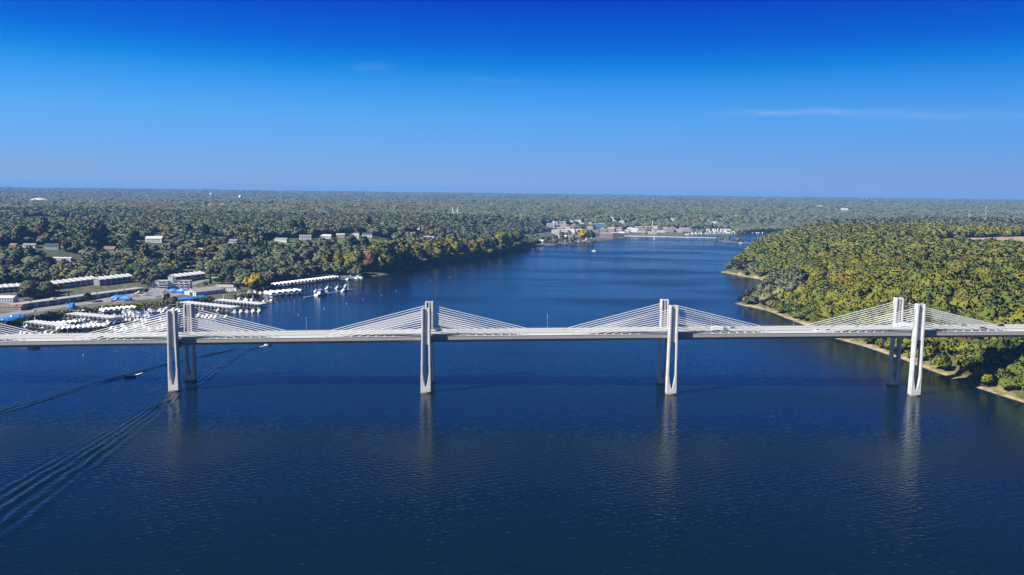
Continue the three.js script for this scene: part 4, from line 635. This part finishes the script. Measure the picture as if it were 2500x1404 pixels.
// blue wrapped boats ashore
function tarp(label, px, py, L, W, H, turn, seed) {
  const p = at(px, py), o = thing('wrapped_boat', label, 'wrapped boat', p, turn, 'boats wrapped in blue on the bank'), r = rng(seed), n = 8, P = [], S = [];
  addClear(p, L);
  for (let i = 0; i <= n; i++) { const t = i / n, x = (t - 0.5) * L, e = Math.pow(Math.sin(Math.PI * (0.07 + 0.86 * t)), 0.45), h = H * e * (0.85 + 0.25 * r()), w = W / 2 * e; S.push([[x, 1.0, -w], [x, 1.7 + h * 0.35, -w * (0.95 + 0.1 * r())], [x, 1.7 + h * 0.8, -w * 0.5], [x, 1.7 + h, 0], [x, 1.7 + h * 0.8, w * 0.5], [x, 1.7 + h * 0.35, w * (0.95 + 0.1 * r())], [x, 1.0, w]]); }
  for (let i = 0; i < n; i++) for (let k = 0; k < 7; k++) { const a = S[i][k], b = S[i + 1][k], c = S[i + 1][(k + 1) % 7], d = S[i][(k + 1) % 7]; P.push(...a, ...b, ...c, ...a, ...c, ...d); }
  for (const s of [S[0], S[n]]) for (let k = 1; k < 6; k++) P.push(...s[0], ...s[k], ...s[k + 1]);
  obj('cover', tri(P), M.blue, o); obj('keel', extrude([[-L * 0.45, 1.2], [L * 0.42, 1.2], [L * 0.3, 0.5], [-L * 0.42, 0.5]], W * 0.5, 0.1), M.white, o);
  for (const x of [-L * 0.3, L * 0.25]) obj('cradle', [bar([x, 0, -W * 0.45], [x, 1.3, -W * 0.3], 0.12), bar([x, 0, W * 0.45], [x, 1.3, W * 0.3], 0.12)], M.steel, o);
}
[['first of the blue wrapped boats at the picture edge', 4, 789, 20, 7, 4.5, 0.1], ['second blue wrapped boat at the picture edge', 20, 787, 18, 7, 5, 0.15], ['third blue wrapped boat at the picture edge, end of its row', 42, 782, 18, 7.5, 5.5, 0.3], ['blue wrapped boat on the gravel in front of the long apartment house', 293, 731, 20, 7, 5, 0.2], ['blue wrapped boat beside a white one in the gravel yard', 308, 733, 16, 7, 4.6, -0.3], ['blue wrapped boat nearest the apartment block', 424, 715, 14, 6.5, 4.5, -0.1], ['middle blue wrapped boat of three by the gabled shed', 446, 716, 20, 7, 5, -0.1], ['blue wrapped boat at the gable of the boat shed', 470, 718, 17, 7, 5.2, -0.2], ['low blue wrapped boat at the start of the long blue row', 440, 735, 16, 6, 2.6, 0.15], ['second low blue wrapped boat in the long blue row', 458, 734, 17, 6, 3, 0.15], ['third low blue wrapped boat in the long blue row', 477, 731, 17, 6, 3, 0.15], ['last low blue wrapped boat in the long blue row', 492, 729, 14, 6, 3, 0.15], ['tall blue wrapped boat standing alone by the road', 176, 756, 8, 6, 7.5, 0.2]].forEach((t, i) => tarp(...t, 60 + i));
// boats on trailers and parked cars in the yard
{
  [[330, 724, 1, 'on a trailer beside the blue wrapped boat'], [342, 717, 4, 'ashore in front of the long apartment house end'], [358, 722, 1, 'ashore nearest the apartment block drive'], [276, 728, 0, 'on a trailer left of the blue wrapped boat'], [286, 734, 1, 'ashore directly before the blue wrapped boat'], [402, 714, 1, 'ashore by the blue wraps at the apartment block'], [188, 753, 1, 'ashore beside the tall blue wrap'], [384, 726, 0, 'ashore on the gravel near the dark columnar trees'], [530, 712, 0, 'ashore at the quay below the white shed'], [545, 714, 1, 'ashore under the white boat shed'], [568, 715, 1, 'ashore at the quay near the golden tree'], [590, 712, 4, 'ashore beside the golden tree']].forEach(([px, py, k, where]) => { const p = at(px, py); p[1] += 0.6; boat(k, p, 0.2 + (px % 7) * 0.1, where, 'boats ashore in the yard'); });
  const C = [carWhite, carSilver, carRed, carGreen, carBlack, carBlue];
  [[157, 742, 0], [165, 743, 1], [182, 738, 0], [196, 736, 0], [206, 734, 1], [246, 736, 3], [276, 737, 2], [308, 735, 5], [389, 724, 1], [404, 734, 0], [418, 733, 4], [60, 775, 4], [74, 774, 4], [84, 760, 0], [150, 761, 0], [420, 706, 0], [398, 645, 0], [424, 646, 0], [500, 716, 1], [512, 713, 0]].forEach(([px, py, m], i) => { const p = at(px, py); p[1] += 0.3; car(`${['white', 'silver', 'red', 'green', 'black', 'blue'][m]} parked car, ${ord(i + 1)} counted along the marina road`, p, 0.3 + (i % 5) * 0.4, C[m], i % 3 ? 'saloon' : 'van', 'cars parked by the marina'); });
}
// reed bank, a strip of ground cover nobody could count
{
  const g = crownGeo(900, { R: 1.9, H: 1.7, y0: 0, lobes: 5, det: 0, cards: 36, cs: 0.5 }), r = rng(91), mats = [], cols = [];
  const along = (list, w, sp, hs, table) => { const c = new THREE.CatmullRomCurve3(list.map(([a, b]) => new THREE.Vector3(...at(a, b)))), n = Math.floor(c.getLength() / sp) * 9; for (let i = 0; i < n; i++) { const p = c.getPointAt(r()), x = p.x + (r() - 0.5) * 8, z = p.z + (r() - 0.5) * 2 * w, y = ground(x, z); if (y < 0.1) continue; const s = hs * (0.6 + 0.8 * r()); mats.push(new THREE.Matrix4().compose(new THREE.Vector3(x, y - 0.1, z), new THREE.Quaternion().setFromAxisAngle(new THREE.Vector3(0, 1, 0), r() * 6.28), new THREE.Vector3(s, s, s))); cols.push(pick(r, table)); } };
  const reed = [['lime', 5], ['gold', 2], ['straw', 4], ['olive', 3]], shrub = [['deep', 4], ['green', 4], ['pine', 3], ['olive', 2], ['lime', 2]];
  along([[222, 756], [290, 750], [350, 745], [410, 742]], 14, 2.2, 0.9, reed); along([[66, 786], [100, 781], [145, 772]], 10, 1.6, 1.9, shrub); along([[140, 766], [180, 763], [215, 757]], 7, 2, 1.3, shrub); along([[-30, 798], [20, 794], [60, 788]], 8, 1.8, 1.7, shrub); along([[470, 734], [515, 733]], 6, 2, 1.3, shrub); along([[575, 727], [625, 722]], 6, 2, 1.1, shrub); along([[430, 741], [470, 737]], 5, 2.4, 0.9, shrub);
  const m = new THREE.InstancedMesh(g, leafInst, mats.length); m.name = 'reeds'; mats.forEach((q, i) => { m.setMatrixAt(i, q); m.setColorAt(i, new THREE.Color().setRGB(...COL[cols[i]].map(v => v * (cols[i] === 'deep' || cols[i] === 'pine' ? 1 : 1.35)))); }); tag(m, 'low reeds and shrubs along the marina bank', 'reeds', null, 'stuff'); m.castShadow = m.receiveShadow = true; scene.add(m);
}
// boats out on the river, tour boats, barges, buoys
{
  const sp = boatProto('motor_boat', 8.2, 2.9, 1.0, 'runabout', M.hullDark), w = boatProto('cabin_cruiser', 9, 3.1, 1.2, 'cruiser', M.white);
  dup(sp, 'motor_boat', lvl(317, 921), Math.PI + 0.35, 'dark speedboat crossing the bridge shadow before the first towers'); dup(w, 'cabin_cruiser', lvl(655, 842), 0.55, 'white cruiser with foaming wake just under the bridge deck', null, [0.75, 0.7, 0.75]);
  dup(sp, 'motor_boat', lvl(84, 849), 0.1, 'dark open boat close under the bridge deck at the picture edge', null, [1.3, 1.3, 1.3]);
  dup(w, 'cabin_cruiser', lvl(1450, 614), 2.6, 'small white cruiser alone in mid-river below the tour boats', null, [1.3, 1.3, 1.3]); dup(sp, 'motor_boat', lvl(1665, 659), 0.2, 'small dark motor boat alone in mid-river off the wooded bluff', null, [0.8, 0.8, 0.8]); dup(w, 'cabin_cruiser', lvl(1810, 596), 0.1, 'white cruiser beside the tree-lined causeway', null, [1.6, 1.6, 1.6]);
  const foam = (label, a, b, w0, w1) => { const { p, len, turn } = spanOf(a, b, 0), s = new THREE.Shape(), r = rng(Math.round(a[0])), N = 16; s.moveTo(0, -w0); for (let i = 1; i <= N; i++) s.lineTo(len * i / N, -lerp(w0, w1, i / N) * (0.5 + r())); for (let i = N; i >= 0; i--) s.lineTo(len * i / N, lerp(w0, w1, i / N) * (0.5 + r())); const o = obj('foam', new THREE.ExtrudeGeometry(s, { depth: 0.25, bevelEnabled: false }).rotateX(-Math.PI / 2), M.foam); o.position.set(p[0], 0.12, p[2]); o.rotation.y = turn; tag(o, label, 'foam', null, 'stuff'); };
  foam('white foam churned up behind the dark speedboat', [325, 918], [348, 911], 1.1, 0.3); foam('white foam churned up behind the cruiser under the deck', [652, 843], [634, 848], 1.3, 0.3);
  const bu = new THREE.Group(); bu.userData = { category: 'buoy' }; obj('float', new THREE.SphereGeometry(0.5, 10, 8).scale(1, 0.6, 1), M.white, bu); obj('marker', cyl(0.22, 0.2, 1.4), M.white, bu);
  [[728, 769], [791, 754], [846, 742], [887, 731], [931, 722], [967, 711], [1051, 685], [1099, 677], [203, 868]].forEach(([x, y], i) => dup(bu, 'buoy', lvl(x, y), 0, i === 8 ? 'small white buoy between the bridge deck and the speedboat' : `small white buoy, ${ord(i + 1)} of the line reaching upstream from the bridge`, 'white buoys on the river'));
  for (const [px, py, L, label] of [[1018, 655, 26, 'low rusty work barge with a pile of gear at the wooded bank'], [1050, 655, 24, 'low red work barge moored farther out from the wooded bank']]) { const o = thing('work_barge', label, 'barge', lvl(px, py), 0.08, 'work barges'); obj('hull', extrude([[-L / 2, 1.6], [L / 2, 1.6], [L / 2 - 1.5, -0.4], [-L / 2 + 1.5, -0.4]], 9, 0.15), M.rust, o); obj('deck_house', box(5, 3, 4, -L * 0.1, 3.1, 0), M.tan, o); obj('crane', [bar([L * 0.1, 1.6, 0], [L * 0.1, 6, 0], 0.35), bar([L * 0.1, 5.5, 0], [-L * 0.05, 10, 1], 0.18)], M.barge, o); }
  { const p = lvl(1000, 655), o = thing('dock', 'short pale dock at the wooded bank beside the rusty barge', 'dock', p, 0.1); obj('platform', box(14, 0.5, 6, 0, 0.8, 0), M.barge, o); obj('piles', [[-6, -2], [6, -2], [-6, 2], [6, 2]].map(([x, z]) => cyl(0.25, 0.25, 2.6, x, -1, z, 6)), M.wood, o); obj('hut', box(4, 2.6, 3, -2, 2.3, 0), M.pale, o); }
  const tour = (label, px, py, L, decks, turn) => { const o = thing('tour_boat', label, 'tour boat', lvl(px, py), turn, 'tour boats at the town landing'); obj('hull', hullGeo(L, L * 0.24, 2), M.white, o); for (let k = 0; k < decks; k++) { const l = L * (0.74 - 0.1 * k); obj('deck', [box(l, 0.3, L * 0.21, -L * 0.06, 2.6 + 3 * k + 2.7, 0), box(l * 0.94, 2.4, L * 0.16, -L * 0.06, 2.6 + 3 * k + 1.2, 0)], M.white, o); obj('windows', box(l * 0.86, 1.2, L * 0.165, -L * 0.06, 2.6 + 3 * k + 1.4, 0), M.glass, o); } obj('pilot_house', box(L * 0.1, 2.6, L * 0.1, L * 0.12, 2.6 + 3 * decks + 1.3, 0), M.white, o); obj('stack', cyl(0.6, 0.6, 4, -L * 0.1, 2.6 + 3 * decks, 0), M.dark, o); };
  tour('large white tour boat nearest the wooded point', 1374, 595, 40, 2, 0.1); tour('long low white tour boat between the two high tour boats', 1398, 593, 36, 1, 0.1); tour('white tour boat with tan deck beside the golden waterside tree', 1421, 593, 30, 1, 0.3); tour('high three-decked white riverboat by the golden waterside tree', 1440, 591, 38, 3, 0.2);
  // the far marina, a few pixels a boat
  const tiny = new THREE.Group(); tiny.userData = { category: 'boat' }; obj('hull', hullGeo(13, 4.4, 1.8), M.white, tiny); obj('cabin', box(6, 2, 3, -1, 2.8, 0), M.white, tiny);
  const r = rng(808); let n = 0; for (const [rowName, a, b, k] of [['outer row', [1672, 574], [1866, 569], 26], ['second row', [1690, 571], [1800, 568], 18], ['third row', [1700, 568.4], [1790, 566], 16], ['inner row', [1722, 566], [1780, 563.5], 10]]) for (let i = 0; i < k; i++) { const t = (i + 0.5 + (r() - 0.5) * 0.5) / k, p = lvl(lerp(a[0], b[0], t), lerp(a[1], b[1], t)); p[1] = Math.max(0, ground(p[0], p[2])); dup(tiny, 'motor_boat', p, r() * 6.28, `tiny white boat in the distant town marina, ${ord(i + 1)} in the ${rowName}`, 'boats in the distant town marina', [0.8 + 0.4 * r(), 0.8 + 0.5 * r(), 1]); n++; }
  slab('white club house among the boats of the distant marina', 1772, 563, { w: 40, d: 16, h: 7, wall: M.white, roof: M.roofWhite, clearR: 20, cat: 'club house' });
}
const patches = [ // groves on the marina flats, outlined in pixels at ground level
  [[-60, 676], [0, 674], [130, 670], [240, 664], [370, 660], [430, 660], [420, 668], [335, 681], [250, 690], [130, 701], [0, 712], [-60, 718]],
  [[330, 690], [345, 676], [430, 662], [446, 668], [385, 684], [352, 702]], [[505, 672], [600, 684], [590, 692], [520, 684]], [[560, 700], [600, 694], [660, 694], [650, 702]],
  [[470, 659], [560, 655], [650, 651], [800, 646], [880, 655], [895, 676], [800, 674], [700, 687], [660, 693], [610, 690], [560, 684], [515, 672]],
  [[62, 708], [100, 700], [128, 698], [140, 706], [110, 722], [50, 730]],
  [[-60, 652], [100, 652], [220, 646], [370, 643], [480, 640], [600, 638], [700, 636], [640, 640], [500, 644], [380, 648], [220, 652], [60, 659], [-60, 664]],
].map(p => inPoly(pxs(p, 8)));
const bridgeClear = (x, z) => { const c = Math.cos(BT), s = Math.sin(BT), dz = (z - BZ) * c + x * s; return dz > -36 && dz < 5 ? yD(x) - 7 : 1e9; };
const candidates = [];
function addTree(x, z, k, h, colour, near) { candidates.push({ x, z, y: ground(x, z) - 0.4, kind: k, s: h, colour, near, d: Math.hypot(x, z) }); }
{
  const r = rng(2024);
  const bands = [[560, 1000, 8.4], [1000, 1400, 9.4], [1400, 2600, 13], [2600, 4600, 18], [4600, 8500, 30], [8500, 15500, 55]];
  for (const [d0, d1, sp] of bands) {
    for (let z = -d1; z < -Math.max(380, d0 * 0.72); z += sp) for (let x = -0.72 * -z - 60; x < 0.72 * -z + 60; x += sp) {
      const jx = x + (r() - 0.5) * sp * 0.95, jz = z + (r() - 0.5) * sp * 0.95, d = Math.hypot(jx, jz), q = r(), q2 = r(), q3 = r();
      if (d < d0 || d >= d1) continue;
      const L = land(jx, jz); if (L.s < 3) continue;
      let table = T_LEFT, hs = 1, kind;
      if (L.side) {
        const beach = 9 + 8 * fbm(jx / 40, jz / 40, 5);
        if (jz < -2240 && L.s < 12 && jx < 800) { table = T_SAGE; hs = 0.55; }
        else {
          if (L.s < beach - 3) { if (q3 > 0.4 || L.s < 4 || jz > -1000 && jz < -930) continue; addTree(jx, jz, q2 < 0.3 ? 6 : 4, 0.22 + 0.2 * q, pick(r, T_SAGE)); continue; }
          if (fieldPoly(jx, jz) > -4) continue;
          const n = fbm(jx / 90, jz / 90, 12, 2);
          table = jz < -1010 && jz > -1330 && L.s < 62 && jx < 430 ? T_SAGE : jz < -1440 && jz > -1700 && L.s < 30 ? T_SAGE : T_RIGHT;
          if (n > 0.42 && q3 < 0.6) table = T_SAGE;
          hs = L.s < beach + 8 ? 0.75 : jz < -1560 && jx > 640 ? 1.15 : 0.95;
          if (d > 2200 && L.s > 60) table = T_LEFT;
        }
        if (L.E + 13 > bridgeClear(jx, jz)) continue;
      } else {
        if (downtown(jx, jz) > -8) { if (q3 > (jx < 190 && L.s < 140 ? 0.4 : 0.07)) continue; hs = jx < 190 ? 0.75 : 0.6; }
        else if (L.b < 0 && jz > -1420) { if (!patches.some(p => p(jx, jz) > 0)) continue; hs = 0.85; table = q3 < 0.2 ? T_SHORE : T_LEFT; }
        else if (L.b < 4) { if (d > 2600) table = T_LEFT; else table = L.s < 75 || q3 < 0.25 ? T_SHORE : T_LEFT; hs = L.s < 60 ? 1.55 : 1.1; if (jz < -2150) hs = 0.9; }
        else { const n = fbm(jx / 240, jz / 240, 21, 2); if (n > 0.25 && q3 < 0.3) table = T_SHORE; hs = 1.1; if (L.b > 150 && d < 4600 && fbm(jx / 120, jz / 60, 31, 2) > 0.44) continue; }
      }
      let skip = false; for (const c of clear) if (Math.abs(c[0] - jx) < c[2] && Math.hypot(c[0] - jx, c[1] - jz) < c[2]) { skip = true; break; }
      if (skip || (d < 2600 && (roadDist(jx, jz) < 4 || !L.side && L.b < 5 && (roadDist(jx * (1 + 14 / d), jz * (1 + 14 / d)) < 0 || roadDist(jx * (1 + 28 / d), jz * (1 + 28 / d)) < 0)))) continue;
      const rare = r(), drift = clamp(0.5 + 1.0 * fbm(jx / 75, jz / 75, 40, 3) + (r() - 0.5) * 0.42, 0.001, 0.999), colour = rare < 0.003 && hs < 1.3 ? 'orange' : rare < 0.009 ? 'rust' : rare < 0.03 ? 'grey' : pick(() => drift, table);
      kind = colour === 'grey' ? 6 : colour === 'pine' ? 7 : Math.floor(q * 6);
      const grow = d > 8500 ? 2.8 : d > 4600 ? 2.0 : d > 2600 ? 1.7 : d > 1400 ? (L.side ? 1.4 : 1.5) : 1.2;
      addTree(jx, jz, kind, hs * grow * (0.68 + 0.62 * q2 * q2 + 0.25 * q3), colour);
      if (d < 2600 && L.s > 22 && r() < 0.75 && (L.side || L.b > 0 || jz < -1420)) addTree(jx + (r() - 0.5) * sp, jz + (r() - 0.5) * sp, Math.floor(r() * 6), hs * grow * (0.45 + 0.25 * r()), pick(() => clamp(drift + (r() - 0.5) * 0.5, 0.001, 0.999), table));
    }
  }
}
// marked single trees
const marked = [];
function single(label, px, py, kind, s, colour, R = 6) { const p = at(px, py); marked.push({ x: p[0], z: p[2], y: p[1] - 0.3, kind, s, colour, d: Math.hypot(p[0], p[2]), label }); }
single('biggest golden yellow tree by the boat sheds', 626, 708, 2, 1.75, 'yellow'); single('golden tree leaning towards the boat sheds, beside the biggest golden tree', 604, 706, 0, 1.3, 'yellow'); single('golden orange tree on the water side of the biggest golden tree', 650, 706, 4, 1.45, 'yellow');
single('bright orange round tree in front of the townhouses', 143, 713, 4, 1.0, 'orange'); single('dark round tree by the parked cars in front of the long apartment house', 216, 738, 4, 1.05, 'pine'); single('tall grey-green tree at the end of the long apartment house', 364, 706, 3, 1.05, 'dull'); single('leaning grey-green tree beside the apartment block', 372, 704, 1, 1.15, 'dull');
single('dark columnar tree on the gravel yard, thinner of the pair', 402, 736, 7, 0.8, 'pine'); single('dark columnar tree on the gravel yard, thicker of the pair', 410, 736, 3, 0.72, 'deep'); single('round dark bush at the start of the low blue wrapped boats', 426, 742, 4, 0.8, 'rust'); single('dark conical tree beside the small grey hut', 514, 693, 7, 1.0, 'pine'); single('second dark conical tree past the small grey hut', 540, 690, 7, 0.95, 'pine'); single('green shrub tree on the lawn by the gabled shed', 502, 700, 4, 0.7, 'olive'); single('bare purple-brown tree between white shed and golden trees', 578, 712, 6, 1.1, 'rust'); single('dark bush before the end of the long apartment house', 357, 716, 4, 0.6, 'pine'); single('dark tree in front of the long apartment house middle', 168, 735, 7, 0.8, 'shade');
single('bright orange tree glowing near the top of the wooded bluff', 2033, 577, 4, 1.3, 'orange'); single('yellow-green tree beside the orange one near the bluff top', 1996, 584, 4, 1.3, 'lime'); single('rust-coloured tree by the pale blue shed house', 503, 622, 1, 1.1, 'rust'); single('golden waterside tree beside the riverboat', 1424, 588, 2, 2.6, 'yellow'); single('dark tree backing the golden waterside tree', 1440, 588, 2, 2.4, 'deep'); single('dark waterside tree under the downtown blocks', 1372, 582, 0, 1.6, 'shade'); single('red-leaved tree at the end of the hilltop house row', 1052, 584, 4, 1.0, 'rust');
single('tall pale tree with white limbs on the near wooded bank', 2418, 800, 6, 1.35, 'grey');
// the trees that show largest stand one by one; the rest are woods
const onScreen = t => { const q = new THREE.Vector3(t.x, t.y + 8, t.z).project(camera); return Math.abs(q.x) < 1.0 && Math.abs(q.y) < 1; };
const ranked = candidates.filter(onScreen).map(t => { const L = land(t.x, t.z); let block = 0; const dx = -t.x / t.d, dz = -t.z / t.d, top = t.y + KINDS[t.kind].H * t.s; for (const f of [14, 28, 45]) { const e = ground(t.x + dx * f, t.z + dz * f) + 11, sight = lerp(top, CAM_H, f / t.d); if (e > sight && land(t.x + dx * f, t.z + dz * f).s > 8) block++; } t.show = (KINDS[t.kind].H + 2) * t.s / t.d * (block ? 0.5 : 1); t.L = L; return t; }).sort((a, b) => b.show - a.show);
const chosen = new Set(ranked.slice(0, 270));
{
  const protos = {}, count = {};
  const place = (t, label, group) => {
    const key = t.kind + t.colour, turn = (t.x * 7.3 + t.z * 3.1) % 6.28;
    if (!protos[key]) { const o = protos[key] = thing('tree', label, 'tree', [t.x, t.y, t.z], turn, group); obj('trunk', KINDS[t.kind].trunk, M.bark, o); obj('crown', KINDS[t.kind].crown, foliage[t.colour], o); o.scale.setScalar(t.s); }
    else dup(protos[key], 'tree', [t.x, t.y, t.z], turn, label, group, [t.s, t.s, t.s]);
  };
  for (const t of marked) place(t, t.label, 'single trees that stand out');
  const sorted = [...chosen].sort((a, b) => a.d - b.d);
  for (const t of sorted) {
    const where = t.L.side ? (t.z > -640 ? 'on the near bank under the bridge end' : t.L.s < 26 ? 'at the sandy bluff foot' : t.L.s < 70 ? 'on the lower bluff slope' : 'on the upper bluff slope') : t.L.s < 60 ? 'on the wooded point past the marina' : 'in the groves behind the marina';
    const n = count[where + t.colour] = (count[where + t.colour] ?? 0) + 1;
    place(t, `${COLNAME[t.colour]} tree ${where}, ${ord(n)} of that colour outward`, 'trees ' + where);
  }
}
{
  const woods = { bluff_wood: ['dense mixed wood in early autumn colour covering the river bluff', []], town_wood: ['leafy mixed woods between houses across the far bank', []], far_forest: ['far forest fading to blue towards the skyline', []] };
  for (const t of candidates) if (!chosen.has(t)) woods[t.d > 4600 ? 'far_forest' : land(t.x, t.z).side ? 'bluff_wood' : 'town_wood'][1].push(t);
  const m4 = new THREE.Matrix4(), q = new THREE.Quaternion(), Y = new THREE.Vector3(0, 1, 0), r = rng(4711), c = new THREE.Color();
  for (const name in woods) {
    const [label, list] = woods[name], o = new THREE.Group(); o.name = name; tag(o, label, 'forest', null, 'stuff'); scene.add(o);
    const by = {}; for (const t of list) { const lod = t.d < 1250 ? 0 : t.d < 3000 ? 1 : 2, k = lod === 2 ? 'F' + t.kind % 4 : (lod ? 'M' : 'N') + t.kind; (by[k] ??= []).push(t); }
    for (const k in by) {
      const g = k[0] === 'F' ? FARS[+k[1]] : k[0] === 'M' ? MIDS[+k[1]] : KINDS[+k[1]].crown, im = new THREE.InstancedMesh(g, leafInst, by[k].length); im.name = 'crowns'; im.userData.kind = 'stuff'; im.castShadow = im.receiveShadow = true;
      by[k].forEach((t, i) => { q.setFromAxisAngle(Y, r() * 6.283); m4.compose(new THREE.Vector3(t.x, t.y, t.z), q, new THREE.Vector3(t.s * (1.08 + 0.24 * r()), Math.min(t.s, 1.1 + 0.2 * t.s) * (0.86 + 0.2 * r()), t.s * (1.08 + 0.24 * r()))); im.setMatrixAt(i, m4); const v = 0.86 + 0.28 * r(), w = COL[t.colour]; im.setColorAt(i, c.setRGB(w[0] * v * (0.92 + 0.16 * r()), w[1] * v, w[2] * v)); });
      o.add(im);
    }
  }
  console.log('trees', candidates.length, Object.entries(woods).map(([k, v]) => k + ' ' + v[1].length).join(', '));
}
renderer.render(scene, camera);
